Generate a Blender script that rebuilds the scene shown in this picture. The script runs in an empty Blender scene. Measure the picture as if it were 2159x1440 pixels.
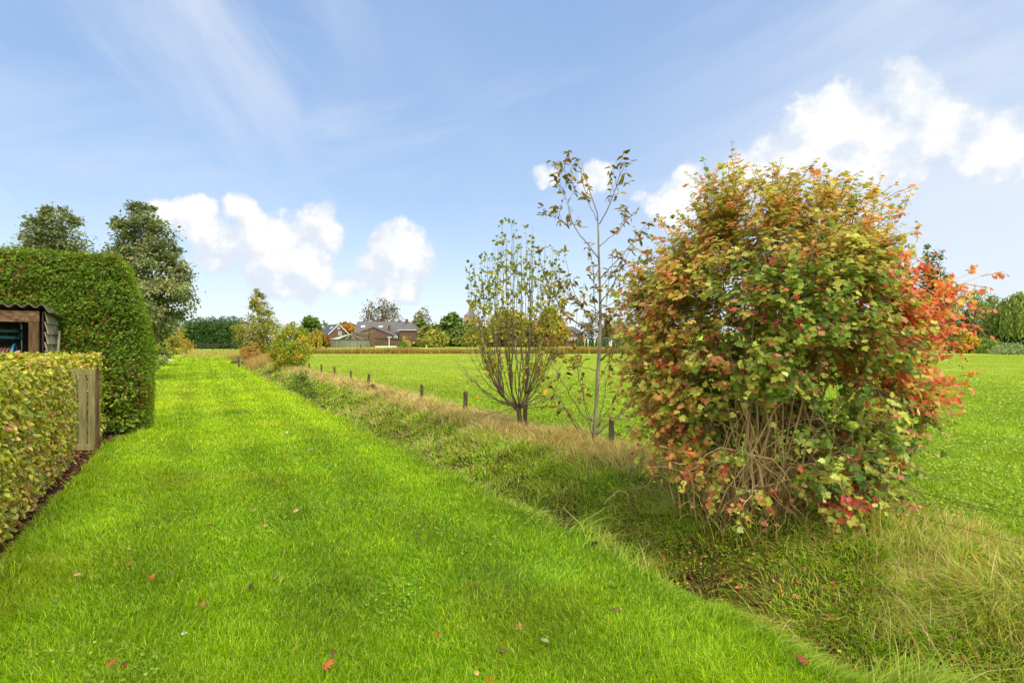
import bpy, math
import numpy as np
from math import radians as R, sin, cos, pi, sqrt, atan, atan2

# ------------------------------------------------------------------ camera, light, sky, exposure
SC = bpy.context.scene
COL = SC.collection
FPX, CX, HY, EYE = 1200.0, 1080.0, 722.0, 1.6          # the photograph's focal length and horizon, in its pixels
EXPOSURE = 0.85
SUN_DIR = np.array([0.36, -0.48, 0.80]); SUN_DIR /= np.linalg.norm(SUN_DIR)
SUN_STRENGTH, SUN_ANGLE, SKY_STRENGTH = 1.75, 24.0, 0.14

cam = bpy.data.objects.new('camera', bpy.data.cameras.new('camera'))
COL.objects.link(cam)
cam.location = (0, 0, EYE); cam.rotation_euler = (R(90), 0, 0)
cam.data.sensor_width = 36; cam.data.lens = 36 * FPX / 2159
cam.data.shift_y = (HY - 720) / 2159
cam.data.clip_start = 0.05; cam.data.clip_end = 8000
SC.camera = cam
SC.view_settings.view_transform = 'Standard'; SC.view_settings.look = 'None'
SC.view_settings.exposure = EXPOSURE; SC.view_settings.gamma = 1.0
SC.view_settings.use_curve_mapping = False
SC.cycles.max_bounces = 6; SC.cycles.diffuse_bounces = 3; SC.cycles.glossy_bounces = 2
SC.cycles.transmission_bounces = 4; SC.cycles.transparent_max_bounces = 4
SC.cycles.use_denoising = True

sl = bpy.data.lights.new('sun', 'SUN'); sl.energy = SUN_STRENGTH; sl.angle = R(SUN_ANGLE); sl.color = (1.0, 0.94, 0.82)
so = bpy.data.objects.new('sun', sl); COL.objects.link(so)
from mathutils import Vector
so.rotation_euler = Vector(-SUN_DIR).to_track_quat('-Z', 'Y').to_euler()
so.location = (0, 0, 60)

world = bpy.data.worlds.new("World"); SC.world = world; world.use_nodes = True
def build_world():
    nt = world.node_tree; nt.nodes.clear()
    N = nt.nodes.new; L = nt.links.new
    def mth(op, a, b=None, c=None, clamp=False):
        n = N('ShaderNodeMath'); n.operation = op; n.use_clamp = clamp
        for i, v in enumerate((a, b, c)):
            if v is None: continue
            if isinstance(v, (int, float)): n.inputs[i].default_value = v
            else: L(v, n.inputs[i])
        return n.outputs[0]
    def smooth(x, lo, hi, a=0.0, b=1.0):
        n = N('ShaderNodeMapRange'); n.interpolation_type = 'SMOOTHSTEP'
        L(x, n.inputs[0]); n.inputs[1].default_value = lo; n.inputs[2].default_value = hi
        n.inputs[3].default_value = a; n.inputs[4].default_value = b
        return n.outputs[0]
    def mix(f, a, b):
        n = N('ShaderNodeMix'); n.data_type = 'RGBA'
        if isinstance(f, float): n.inputs[0].default_value = f
        else: L(f, n.inputs[0])
        for i, v in ((6, a), (7, b)):
            if isinstance(v, tuple): n.inputs[i].default_value = v + (1,)
            else: L(v, n.inputs[i])
        return n.outputs[2]
    tc = N('ShaderNodeTexCoord'); D = tc.outputs['Generated']
    sep = N('ShaderNodeSeparateXYZ'); L(D, sep.inputs[0])
    x, y, z = sep.outputs
    sky = N('ShaderNodeTexSky'); sky.sky_type = 'NISHITA'; sky.sun_disc = False
    sky.sun_elevation = math.asin(SUN_DIR[2]); sky.sun_rotation = atan2(SUN_DIR[0], SUN_DIR[1])
    sky.air_density = 1.0; sky.dust_density = 0.6; sky.ozone_density = 2.0
    sc = N('ShaderNodeVectorMath'); sc.operation = 'MULTIPLY'; L(sky.outputs[0], sc.inputs[0])
    k = SKY_STRENGTH
    sc.inputs[1].default_value = (1.55 * k, 1.34 * k, 1.16 * k)      # hazy autumn air: less deep than the clear-sky model
    blue = sc.outputs[0]
    w = 1.0 / 2 ** EXPOSURE
    # --- hazy autumn air over the clear-sky model: paler towards the horizon and towards the right
    cr = N('ShaderNodeValToRGB'); el_ = cr.color_ramp.elements
    for _ in range(3): el_.new(0.5)
    for e, (p_, c_) in zip(el_, ((0.0, (.63, .77, .92)), (.10, (.53, .70, .92)), (.24, (.37, .55, .86)), (.38, (.31, .48, .81)), (.60, (.27, .43, .77)))):
        e.position = p_; e.color = tuple(v * w for v in c_) + (1,)
    L(z, cr.inputs[0])
    base = mix(0.82, blue, cr.outputs[0])
    right = mth('MULTIPLY', smooth(x, -0.10, 0.72), smooth(z, 0.50, 0.0))
    base = mix(mth('MULTIPLY', right, 0.75), base, (.80 * w, .885 * w, .97 * w))
    # --- high thin streaks: noise stretched along a diagonal
    az = mth('ARCTAN2', x, y); el = mth('ARCSINE', z)
    def streak(ang, sl_, sw, seed, lo, hi):
        p = mth('ADD', mth('MULTIPLY', az, cos(ang)), mth('MULTIPLY', el, sin(ang)))
        q = mth('SUBTRACT', mth('MULTIPLY', el, cos(ang)), mth('MULTIPLY', az, sin(ang)))
        cb = N('ShaderNodeCombineXYZ'); L(mth('MULTIPLY', p, sl_), cb.inputs[0]); L(mth('MULTIPLY', q, sw), cb.inputs[1]); cb.inputs[2].default_value = seed
        n = N('ShaderNodeTexNoise'); n.inputs['Scale'].default_value = 1.0; n.inputs['Detail'].default_value = 7; n.inputs['Roughness'].default_value = 0.55
        n.inputs['Distortion'].default_value = 0.5
        L(cb.outputs[0], n.inputs[0])
        return smooth(n.outputs[0], lo, hi)
    s1 = mth('MULTIPLY', streak(R(-48), 1.3, 5.5, 3.1, 0.38, 0.78), smooth(az, -0.55, -0.15, 0.70, 0.10))
    s2 = mth('MULTIPLY', streak(R(14), 2.0, 9.0, 8.4, 0.46, 0.84), 0.34)
    s3 = mth('MULTIPLY', streak(R(8), 1.2, 3.0, 12.4, 0.36, 0.75), smooth(az, 0.0, 0.75, 0.0, 0.75))
    base = mix(mth('MAXIMUM', mth('MAXIMUM', s1, s2), s3), base, (0.88 * w, 0.94 * w, 1.0 * w))
    # --- cumulus: a union of puffs at fixed directions with billowing edges
    puffs = [(1930,215,62),(1800,235,72),(1730,285,78),(1850,310,120),(1990,275,80),(2060,310,62),(2125,290,58),(2100,335,58),(1660,340,55),(1590,370,52),(1550,400,40),(1470,410,62),(1420,440,42),(2200,300,70),(1920,370,60),
             (662,462,58),(690,500,50),(600,500,75),(540,515,55),(455,520,40),(560,560,70),(640,560,70),(450,555,36),(500,440,32),
             (875,508,42),(835,520,45),(800,565,48),(850,580,62),(750,590,34),(880,610,35),
             (385,440,36),(335,440,30),(370,462,26),(405,500,16),
             (1255,378,34),(1135,366,22),(1165,370,20)]
    nz_ = N('ShaderNodeTexNoise'); nz_.inputs['Scale'].default_value = 11; nz_.inputs['Detail'].default_value = 8; nz_.inputs['Roughness'].default_value = 0.6
    L(D, nz_.inputs[0])
    n2 = N('ShaderNodeTexNoise'); n2.inputs['Scale'].default_value = 5; n2.inputs['Detail'].default_value = 5
    L(D, n2.inputs[0])
    dv = N('ShaderNodeTexNoise'); dv.inputs['Scale'].default_value = 6.5; dv.inputs['Detail'].default_value = 4; L(D, dv.inputs[0])
    d1 = N('ShaderNodeVectorMath'); d1.operation = 'SUBTRACT'; L(dv.outputs['Color'], d1.inputs[0]); d1.inputs[1].default_value = (.5, .5, .5)
    d2 = N('ShaderNodeVectorMath'); d2.operation = 'SCALE'; L(d1.outputs[0], d2.inputs[0]); d2.inputs['Scale'].default_value = 0.085
    d3 = N('ShaderNodeVectorMath'); d3.operation = 'ADD'; L(d2.outputs[0], d3.inputs[0]); L(D, d3.inputs[1])
    F = None
    for (px, py, r) in puffs:
        v = np.array([(px - CX) / FPX, 1.0, (HY - py) / FPX]); ln = np.linalg.norm(v); v /= ln
        dn = N('ShaderNodeVectorMath'); dn.operation = 'DISTANCE'; L(d3.outputs[0], dn.inputs[0]); dn.inputs[1].default_value = tuple(v)
        rr = r / FPX / ln
        val = mth('MULTIPLY_ADD', dn.outputs['Value'], -1.0 / rr, 1.0)
        if F is None: F = val
        else:
            F = mth('SMOOTH_MAX', F, val, 0.35)
    Fn = mth('ADD', F, mth('MULTIPLY_ADD', nz_.outputs[0], 3.4, -1.55))
    mask = smooth(Fn, -0.10, 0.36)
    mask = mth('MULTIPLY', mask, smooth(z, 0.03, 0.075))
    od = N('ShaderNodeVectorMath'); od.operation = 'ADD'; L(D, od.inputs[0]); od.inputs[1].default_value = (.018, -.006, .026)
    n3 = N('ShaderNodeTexNoise'); n3.inputs['Scale'].default_value = 11; n3.inputs['Detail'].default_value = 5; n3.inputs['Roughness'].default_value = 0.55; L(od.outputs[0], n3.inputs[0])
    emb = mth('SUBTRACT', nz_.outputs[0], n3.outputs[0])
    tone = mth('ADD', mth('MULTIPLY', Fn, 0.42), mth('MULTIPLY_ADD', emb, 1.9, 0.02))
    ccol = mix(smooth(tone, 0.02, 0.56), (0.78 * w, 0.855 * w, 0.96 * w), (1.04 * w, 1.04 * w, 1.04 * w))
    base = mix(mask, base, ccol)
    # --- unseen bright broken cloud, added behind and above the camera as front fill
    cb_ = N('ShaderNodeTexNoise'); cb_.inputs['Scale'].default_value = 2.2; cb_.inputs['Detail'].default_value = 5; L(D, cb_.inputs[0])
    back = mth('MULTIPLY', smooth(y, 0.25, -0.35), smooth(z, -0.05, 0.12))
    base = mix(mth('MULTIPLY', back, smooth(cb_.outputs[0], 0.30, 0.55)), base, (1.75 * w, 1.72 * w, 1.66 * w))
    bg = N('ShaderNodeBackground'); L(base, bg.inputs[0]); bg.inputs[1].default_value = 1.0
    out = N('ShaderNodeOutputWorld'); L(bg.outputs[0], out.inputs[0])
build_world()

# ------------------------------------------------------------------ helpers
rng = np.random.default_rng(7)
KS = 0.555                                              # the lawn, ditch and fence run along u = x + KS*y = constant
NRM = sqrt(1 + KS * KS)
DV = np.array([-KS, 1, 0]) / NRM                        # along the lawn, away from the camera
FV = np.array([1, KS, 0]) / NRM                         # across the lawn, to the right
ZV = np.array([0, 0, 1.0])

def W(px, py, Y): return np.array([(px - CX) / FPX * Y, Y, EYE - (py - HY) / FPX * Y])
def lin(c):
    c = np.asarray(c, float) / 255.0
    return np.where(c <= 0.04045, c / 12.92, ((c + 0.055) / 1.055) ** 2.4)
def sstep(x, a, b):
    t = np.clip((x - a) / (b - a), 0, 1); return t * t * (3 - 2 * t)
_tab = np.random.default_rng(11).random((256, 256))
def vnoise(x, y):
    xi = np.floor(x).astype(int); yi = np.floor(y).astype(int); fx = x - xi; fy = y - yi
    fx = fx * fx * (3 - 2 * fx); fy = fy * fy * (3 - 2 * fy)
    g = lambda a, b: _tab[a % 256, b % 256]
    return (g(xi, yi) * (1 - fx) + g(xi + 1, yi) * fx) * (1 - fy) + (g(xi, yi + 1) * (1 - fx) + g(xi + 1, yi + 1) * fx) * fy
def fnoise(x, y, o=3):
    s = 0; a = 0.5; t = 0
    for i in range(o):
        s = s + a * vnoise(x * 2 ** i + 17 * i, y * 2 ** i + 5 * i); t += a; a *= 0.5
    return s / t

def ground_z(x, y):
    x = np.asarray(x, float); y = np.asarray(y, float)
    u = x + KS * y
    us = np.array([-1e5, 2.95, 3.15, 3.5, 3.95, 4.5, 5.3, 5.9, 6.6, 1e5])
    zs = np.array([0, 0, -0.05, -0.42, -0.54, -0.33, -0.05, 0.04, -0.02, -0.02])
    wob = (vnoise(y * 0.5 + 40, u * 0 + 3) - 0.5) * 0.10
    z = np.interp(u + wob, us, zs)
    amt = (1 - sstep(y, 48, 62)) * sstep(u, 2.6, 3.1) * (1 - sstep(u, 5.9, 6.9))
    z = z * (1 - sstep(y, 48, 62))
    z = z + amt * (fnoise(x * 2.2, y * 2.2) - 0.5) * 0.16
    z = z + (fnoise(x * 0.5 + 9, y * 0.5) - 0.5) * 0.05 * (1 - sstep(y, 30, 60))
    return z

def mesh_np(name, V, faces, mat, parent=None, col=None, smooth=False, link=True, warm=1.0):
    """V (n,3); faces: list of int arrays (m,k)."""
    V = np.asarray(V, np.float32)
    me = bpy.data.meshes.new(name)
    me.vertices.add(len(V)); me.vertices.foreach_set('co', V.ravel())
    faces = [np.asarray(f, np.int32) for f in faces if len(f)]
    nl = sum(f.size for f in faces); nf = sum(len(f) for f in faces)
    me.loops.add(nl); me.polygons.add(nf)
    me.loops.foreach_set('vertex_index', np.concatenate([f.ravel() for f in faces]))
    tot = np.concatenate([np.full(len(f), f.shape[1], np.int32) for f in faces])
    me.polygons.foreach_set('loop_start', np.concatenate([[0], np.cumsum(tot)[:-1]]).astype(np.int32))
    if smooth: me.polygons.foreach_set('use_smooth', np.ones(nf, bool))
    me.update(calc_edges=True)
    if col is not None:
        ca = me.color_attributes.new('tint', 'FLOAT_COLOR', 'POINT')
        c4 = np.ones((len(V), 4), np.float32); c4[:, :3] = np.clip(np.asarray(col) * (1 + warm * np.array([.36, .16, -.28])), .002, .85)
        ca.data.foreach_set('color', c4.ravel())
    if mat: me.materials.append(mat)
    o = bpy.data.objects.new(name, me)
    if link: COL.objects.link(o)
    if parent is not None: o.parent = parent
    return o

class MB:
    """collects boxes, tubes, polygons; build() links them as one mesh object"""
    def __init__(s): s.v = []; s.f = []; s.n = 0
    def add(s, V, F):
        V = np.asarray(V, float).reshape(-1, 3)
        for f in F: s.f.append([int(i) + s.n for i in f])
        s.v.append(V); s.n += len(V); return s
    def box(s, c, h, ax=None):
        ax = np.eye(3) if ax is None else np.asarray(ax); c = np.asarray(c, float)
        V = [c + ax[0] * h[0] * i + ax[1] * h[1] * j + ax[2] * h[2] * k for i in (-1, 1) for j in (-1, 1) for k in (-1, 1)]
        return s.add(V, [(0, 1, 3, 2), (4, 6, 7, 5), (0, 4, 5, 1), (2, 3, 7, 6), (0, 2, 6, 4), (1, 5, 7, 3)])
    def bar(s, a, b, w, h):
        a = np.asarray(a, float); b = np.asarray(b, float); t = b - a; L = np.linalg.norm(t); t /= L
        up = ZV if abs(t[2]) < 0.95 else np.array([1.0, 0, 0]); sd = np.cross(t, up); sd /= np.linalg.norm(sd); up = np.cross(sd, t)
        return s.box((a + b) / 2, (L / 2, w / 2, h / 2), (t, sd, up))
    def tube(s, pts, rad, n=6, cap=True):
        P = np.asarray(pts, float); m = len(P); rad = np.broadcast_to(np.asarray(rad, float), (m,))
        T = np.gradient(P, axis=0); T /= np.linalg.norm(T, axis=1)[:, None] + 1e-9
        ref = np.array([0.31, 0.95, 0.1]) if abs(T[0] @ np.array([0.31, 0.95, 0.1])) < 0.9 else np.array([1.0, 0, 0])
        V = []
        for i in range(m):
            a = np.cross(T[i], ref); a /= np.linalg.norm(a) + 1e-9; b = np.cross(T[i], a)
            for k in range(n):
                th = 2 * pi * k / n; V.append(P[i] + rad[i] * (a * cos(th) + b * sin(th)))
        F = [(i * n + k, i * n + (k + 1) % n, (i + 1) * n + (k + 1) % n, (i + 1) * n + k) for i in range(m - 1) for k in range(n)]
        if cap: F += [tuple(range(n - 1, -1, -1)), tuple((m - 1) * n + k for k in range(n))]
        return s.add(V, F)
    def prism(s, poly, ext):
        """poly: 3-D planar polygon, ext: extrusion vector"""
        P = np.asarray(poly, float); n = len(P); E = np.asarray(ext, float)
        return s.add(np.vstack([P, P + E]), [tuple(range(n)), tuple(range(2 * n - 1, n - 1, -1))] + [(i, i + n, (i + 1) % n + n, (i + 1) % n) for i in range(n)])
    def build(s, name, mat, parent=None, smooth=False, org=None, bevel=0):
        V = np.vstack(s.v)
        if org is not None: V = V - np.asarray(org)
        me = bpy.data.meshes.new(name); me.from_pydata(V.tolist(), [], s.f); me.materials.append(mat)
        if smooth: me.polygons.foreach_set('use_smooth', np.ones(len(me.polygons), bool))
        me.update()
        o = bpy.data.objects.new(name, me); COL.objects.link(o)
        if parent is not None: o.parent = parent
        if bevel:
            b = o.modifiers.new('bevel', 'BEVEL'); b.width = bevel; b.segments = 2; b.limit_method = 'ANGLE'
        return o

def tag(o, label=None, cat=None, group=None, kind=None):
    if label: o['label'] = label
    if cat: o['category'] = cat
    if group: o['group'] = group
    if kind: o['kind'] = kind
    return o
def thing(name, label, cat, loc=(0, 0, 0), group=None):
    o = bpy.data.objects.new(name, None); COL.objects.link(o); o.location = tuple(float(c) for c in loc)
    o.empty_display_size = 0.2
    return tag(o, label, cat, group)

# ------------------------------------------------------------------ materials
def leaf_mat(name, trans=0.35, rough=0.5, spec=0.35, tsat=1.15):
    m = bpy.data.materials.new(name); m.use_nodes = True; nt = m.node_tree; nt.nodes.clear()
    N = nt.nodes.new; L = nt.links.new
    at = N('ShaderNodeAttribute'); at.attribute_name = 'tint'
    p = N('ShaderNodeBsdfPrincipled'); p.inputs['Roughness'].default_value = rough; p.inputs['Specular IOR Level'].default_value = spec
    L(at.outputs['Color'], p.inputs['Base Color'])
    t = N('ShaderNodeBsdfTranslucent')
    hs = N('ShaderNodeHueSaturation'); hs.inputs['Saturation'].default_value = 1.05; hs.inputs['Value'].default_value = tsat
    L(at.outputs['Color'], hs.inputs['Color']); L(hs.outputs[0], t.inputs['Color'])
    mx = N('ShaderNodeMixShader'); mx.inputs[0].default_value = trans
    L(p.outputs[0], mx.inputs[1]); L(t.outputs[0], mx.inputs[2])
    out = N('ShaderNodeOutputMaterial'); L(mx.outputs[0], out.inputs[0])
    return m
def noise_mat(name, cols, scale=5.0, detail=6, rough=0.8, spec=0.3, bump=0.0, stretch=(1, 1, 1), coord='Object', metal=0.0, lo=0.3, hi=0.7, scale2=None):
    m = bpy.data.materials.new(name); m.use_nodes = True; nt = m.node_tree
    N = nt.nodes.new; L = nt.links.new
    p = nt.nodes['Principled BSDF']; p.inputs['Roughness'].default_value = rough; p.inputs['Specular IOR Level'].default_value = spec; p.inputs['Metallic'].default_value = metal
    tc = N('ShaderNodeTexCoord'); mp = N('ShaderNodeMapping'); mp.inputs['Scale'].default_value = stretch
    L(tc.outputs[coord], mp.inputs[0])
    n = N('ShaderNodeTexNoise'); n.inputs['Scale'].default_value = scale; n.inputs['Detail'].default_value = detail; n.inputs['Roughness'].default_value = 0.6
    L(mp.outputs[0], n.inputs[0])
    fac = n.outputs[0]
    if scale2:
        nb = N('ShaderNodeTexNoise'); nb.inputs['Scale'].default_value = scale2; nb.inputs['Detail'].default_value = 4; L(mp.outputs[0], nb.inputs[0])
        ma = N('ShaderNodeMath'); ma.operation = 'ADD'; L(n.outputs[0], ma.inputs[0]); L(nb.outputs[0], ma.inputs[1])
        mb = N('ShaderNodeMath'); mb.operation = 'MULTIPLY'; L(ma.outputs[0], mb.inputs[0]); mb.inputs[1].default_value = 0.5; fac = mb.outputs[0]
    cr = N('ShaderNodeValToRGB'); el = cr.color_ramp.elements
    while len(el) < len(cols): el.new(0.5)
    for i, c in enumerate(cols):
        el[i].position = lo + (hi - lo) * i / max(1, len(cols) - 1); el[i].color = tuple(lin(c)) + (1,)
    L(fac, cr.inputs[0]); L(cr.outputs[0], p.inputs['Base Color'])
    if bump:
        b = N('ShaderNodeBump'); b.inputs['Strength'].default_value = bump; b.inputs['Distance'].default_value = 0.02
        L(n.outputs[0], b.inputs['Height']); L(b.outputs[0], p.inputs['Normal'])
    return m
def brick_mat(name, c1, c2, mortar, s):
    m = bpy.data.materials.new(name); m.use_nodes = True; nt = m.node_tree; p = nt.nodes['Principled BSDF']
    tc = nt.nodes.new('ShaderNodeTexCoord'); b = nt.nodes.new('ShaderNodeTexBrick'); b.inputs['Scale'].default_value = s
    mp = nt.nodes.new('ShaderNodeMapping'); mp.inputs['Rotation'].default_value = (R(90), 0, 0)
    for k, c in (('Color1', c1), ('Color2', c2), ('Mortar', mortar)): b.inputs[k].default_value = tuple(lin(c)) + (1,)
    nt.links.new(tc.outputs['Object'], mp.inputs[0]); nt.links.new(mp.outputs[0], b.inputs[0])
    n = nt.nodes.new('ShaderNodeTexNoise'); n.inputs['Scale'].default_value = 0.8; nt.links.new(tc.outputs['Object'], n.inputs[0])
    mx = nt.nodes.new('ShaderNodeMix'); mx.data_type = 'RGBA'; mx.blend_type = 'MULTIPLY'; mx.inputs[0].default_value = 0.35
    nt.links.new(b.outputs[0], mx.inputs[6]); nt.links.new(n.outputs[0], mx.inputs[7]); nt.links.new(mx.outputs[2], p.inputs['Base Color'])
    p.inputs['Roughness'].default_value = 0.9
    return m

M = {}
M['grass'] = leaf_mat('grass_blades', 0.35, 0.42, 0.4)
M['rough_grass'] = leaf_mat('rough_grass_blades', 0.3, 0.5, 0.3)
M['leaf'] = leaf_mat('leaf', 0.35, 0.45, 0.4)
M['bush_leaf'] = leaf_mat('bush_leaf', 0.45, 0.5, 0.3, 1.25)
M['beech'] = leaf_mat('beech_leaf', 0.30, 0.33, 0.55)
M['conifer'] = leaf_mat('conifer_spray', 0.2, 0.55, 0.3)
M['far_leaf'] = leaf_mat('distant_foliage', 0.3, 0.6, 0.2)
M['litter'] = leaf_mat('dead_leaf', 0.1, 0.6, 0.3)
M['bark'] = noise_mat('bark', [(70, 58, 42), (120, 102, 78)], 14, bump=0.5, stretch=(1, 1, 0.25))
M['pale_bark'] = noise_mat('pale_bark', [(105, 95, 72), (168, 158, 132)], 10, bump=0.3, stretch=(1, 1, 0.5))
M['twig'] = noise_mat('twig_bark', [(96, 80, 62), (146, 124, 98)], 10)
M['bush_stem'] = noise_mat('bush_stem', [(168, 138, 88), (218, 190, 136)], 8, bump=0.3, stretch=(1, 1, 0.3))
M['dark_core'] = noise_mat('hedge_twigs', [(30, 24, 14), (70, 52, 30)], 16, bump=0.8)
M['conifer_core'] = noise_mat('conifer_twigs', [(20, 24, 10), (52, 44, 24)], 14, bump=0.8)
M['lawn'] = noise_mat('lawn_soil_and_thatch', [(74, 98, 12), (108, 134, 16), (136, 160, 20)], 3.0, scale2=0.35, detail=9, bump=0.6, coord='Object', rough=0.9, spec=0.1)
M['field'] = noise_mat('field_turf', [(124, 148, 44), (150, 174, 60), (176, 192, 84)], 0.9, scale2=0.16, detail=10, bump=0.5, rough=0.9, spec=0.1, lo=0.35, hi=0.66)
M['paddock'] = noise_mat('pale_meadow', [(128, 158, 50), (152, 176, 66), (176, 184, 100)], 0.5, scale2=0.12, detail=8, bump=0.4, rough=0.9, spec=0.1)
M['soil'] = noise_mat('garden_soil', [(38, 26, 18), (66, 46, 32), (92, 66, 44)], 9, detail=9, bump=1.0, rough=0.95, spec=0.1)
M['bank'] = noise_mat('ditch_soil_and_moss', [(42, 31, 20), (66, 56, 26), (92, 100, 28), (118, 130, 34)], 2.2, detail=9, bump=1.0, rough=0.95, spec=0.1)
M['post'] = noise_mat('weathered_post', [(54, 46, 34), (88, 77, 56), (118, 108, 84)], 9, stretch=(3, 3, 0.5), bump=0.6)
M['mossy'] = noise_mat('mossy_post', [(60, 58, 24), (104, 104, 44), (120, 112, 70)], 12, bump=0.7)
M['gate_wood'] = noise_mat('gate_wood', [(96, 92, 52), (134, 126, 78), (156, 146, 100)], 5, stretch=(4, 4, 0.6), bump=0.3)
M['old_wood'] = noise_mat('old_brown_wood', [(62, 46, 32), (112, 84, 56), (140, 116, 84)], 6, stretch=(0.7, 4, 4), bump=0.5)
M['post_wood'] = noise_mat('brown_post_wood', [(62, 46, 30), (116, 90, 58)], 6, stretch=(4, 4, 0.6), bump=0.5)
M['plank'] = noise_mat('grey_plank', [(104, 96, 74), (146, 138, 112), (170, 164, 140)], 7, bump=0.4)
M['dark_wood'] = noise_mat('dark_boards', [(40, 34, 26), (64, 56, 42)], 5, stretch=(0.6, 3, 3))
M['corrugated'] = noise_mat('corrugated_sheet', [(86, 78, 66), (124, 116, 100)], 8, bump=0.3)
M['teal'] = noise_mat('teal_plastic', [(20, 92, 84), (30, 112, 100)], 4, rough=0.4, spec=0.5)
M['blue'] = noise_mat('blue_plastic', [(36, 110, 140), (52, 130, 160)], 4, rough=0.4, spec=0.5)
M['hose'] = noise_mat('rose_hose', [(120, 82, 76), (150, 108, 98)], 6, rough=0.5, spec=0.4)
M['tube'] = noise_mat('grey_steel_tube', [(140, 144, 142), (176, 180, 176)], 5, rough=0.35, metal=0.6)
M['red'] = noise_mat('orange_plastic', [(200, 70, 40), (214, 86, 50)], 5, rough=0.4)
M['brick'] = brick_mat('brown_brick', (128, 88, 66), (108, 74, 58), (120, 104, 90), 3.0)
M['roof'] = noise_mat('grey_roof_tiles', [(92, 88, 86), (118, 112, 108)], 1.5, stretch=(1, 1, 4), rough=0.7)
M['darkroof'] = noise_mat('dark_roof_tiles', [(70, 70, 74), (96, 96, 100)], 1.5, rough=0.6)
M['white'] = noise_mat('white_paint', [(214, 214, 208), (232, 232, 226)], 2, rough=0.5)
M['pane'] = noise_mat('window_pane', [(120, 132, 140), (150, 162, 168)], 0.6, rough=0.15, spec=0.6)
M['skylight'] = noise_mat('skylight_pane', [(190, 200, 206), (214, 222, 226)], 0.6, rough=0.15, spec=0.6)
M['concrete'] = noise_mat('tank_concrete', [(112, 106, 84), (150, 142, 116)], 0.5, stretch=(3, 3, 0.4))
M['membrane'] = noise_mat('pale_membrane', [(178, 182, 166), (206, 208, 196)], 0.6)
M['barn'] = noise_mat('barn_boards', [(84, 62, 46), (116, 90, 70)], 1.2, stretch=(0.2, 0.2, 5))
M['rail'] = noise_mat('dark_rail', [(52, 44, 38), (78, 68, 58)], 3)
M['stone'] = noise_mat('church_brick', [(150, 118, 92), (176, 140, 112)], 0.6)
M['slate'] = noise_mat('spire_slate', [(96, 98, 104), (124, 126, 130)], 1)
M['wire'] = noise_mat('rusty_wire', [(60, 50, 42), (90, 78, 64)], 20, rough=0.5, metal=0.5)
M['berry'] = noise_mat('red_berry', [(150, 18, 22), (184, 30, 30)], 8, rough=0.25, spec=0.5)

# ------------------------------------------------------------------ leaves, blades
def T_oval(w=0.30, fold=0.10, curl=0.10):
    V = np.array([(0, 0, 0), (w, 0.42, 0.0), (0, 0.45, -fold), (-w, 0.42, 0), (w * 0.62, 0.76, -curl * .5), (-w * 0.62, 0.76, -curl * .5), (0, 1, -curl * 1.4), (w * .6, .16, 0), (-w * .6, .16, 0)])
    return V, [np.array([(0, 7, 2), (7, 1, 2), (0, 2, 8), (8, 2, 3), (2, 1, 4), (2, 4, 6), (2, 6, 5), (2, 5, 3)])]
def T_tuft():
    V = np.array([(0, 0, 0), (.38, .45, .05), (0, 1, -.1), (-.38, .45, -.05)])
    return V, [np.array([(0, 1, 2), (0, 2, 3)])]
def T_lobed():
    pts = [(0, 0), (.22, -.04), (.34, .10), (.56, .20), (.40, .38), (.58, .62), (.30, .60), (.20, .78), (0, 1.02), (-.20, .78), (-.30, .60), (-.58, .62), (-.40, .38), (-.56, .20), (-.34, .10), (-.22, -.04)]
    V = [(0, .42, -.07)] + [(x, y, 0.10 * abs(x) - 0.10 * max(0, y - .4)) for x, y in pts]
    n = len(pts)
    return np.array(V), [np.array([(0, 1 + i, 1 + (i + 1) % n) for i in range(n)])]
def T_spray():
    V = []; F = []
    for (a, l, b) in ((0, 1.0, 0), (.55, .62, .22), (-.55, .62, .22), (.62, .5, .5), (-.62, .5, .5)):
        d = np.array([sin(a), cos(a), -.12]); n = np.array([cos(a), -sin(a), 0]); o = np.array([0, b, -.02]); i = len(V)
        V += [o, o + d * l * .5 + n * .075 * l + [0, 0, .03], o + d * l, o + d * l * .5 - n * .075 * l]
        F += [(i, i + 1, i + 2), (i, i + 2, i + 3)]
    return np.array(V), [np.array(F)]
def T_oak():
    pts = [(0, 0), (.07, .12), (.30, .10), (.12, .28), (.42, .42), (.14, .48), (.30, .78), (.08, .70), (0, 1), (-.10, .68), (-.34, .74), (-.13, .46), (-.44, .36), (-.11, .25), (-.26, .06), (-.06, .12)]
    V = [(0, .42, -.05)] + [(x, y, .12 * abs(x) ** .8) for x, y in pts]; n = len(pts)
    return np.array(V), [np.array([(0, 1 + i, 1 + (i + 1) % n) for i in range(n)])]
OVAL, TUFT, LOBED, SPRAY, OAK = T_oval(), T_tuft(), T_lobed(), T_spray(), T_oak()
NARROW = T_oval(0.2, .08, .12); ROUND = T_oval(0.42, .08, .05)

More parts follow.
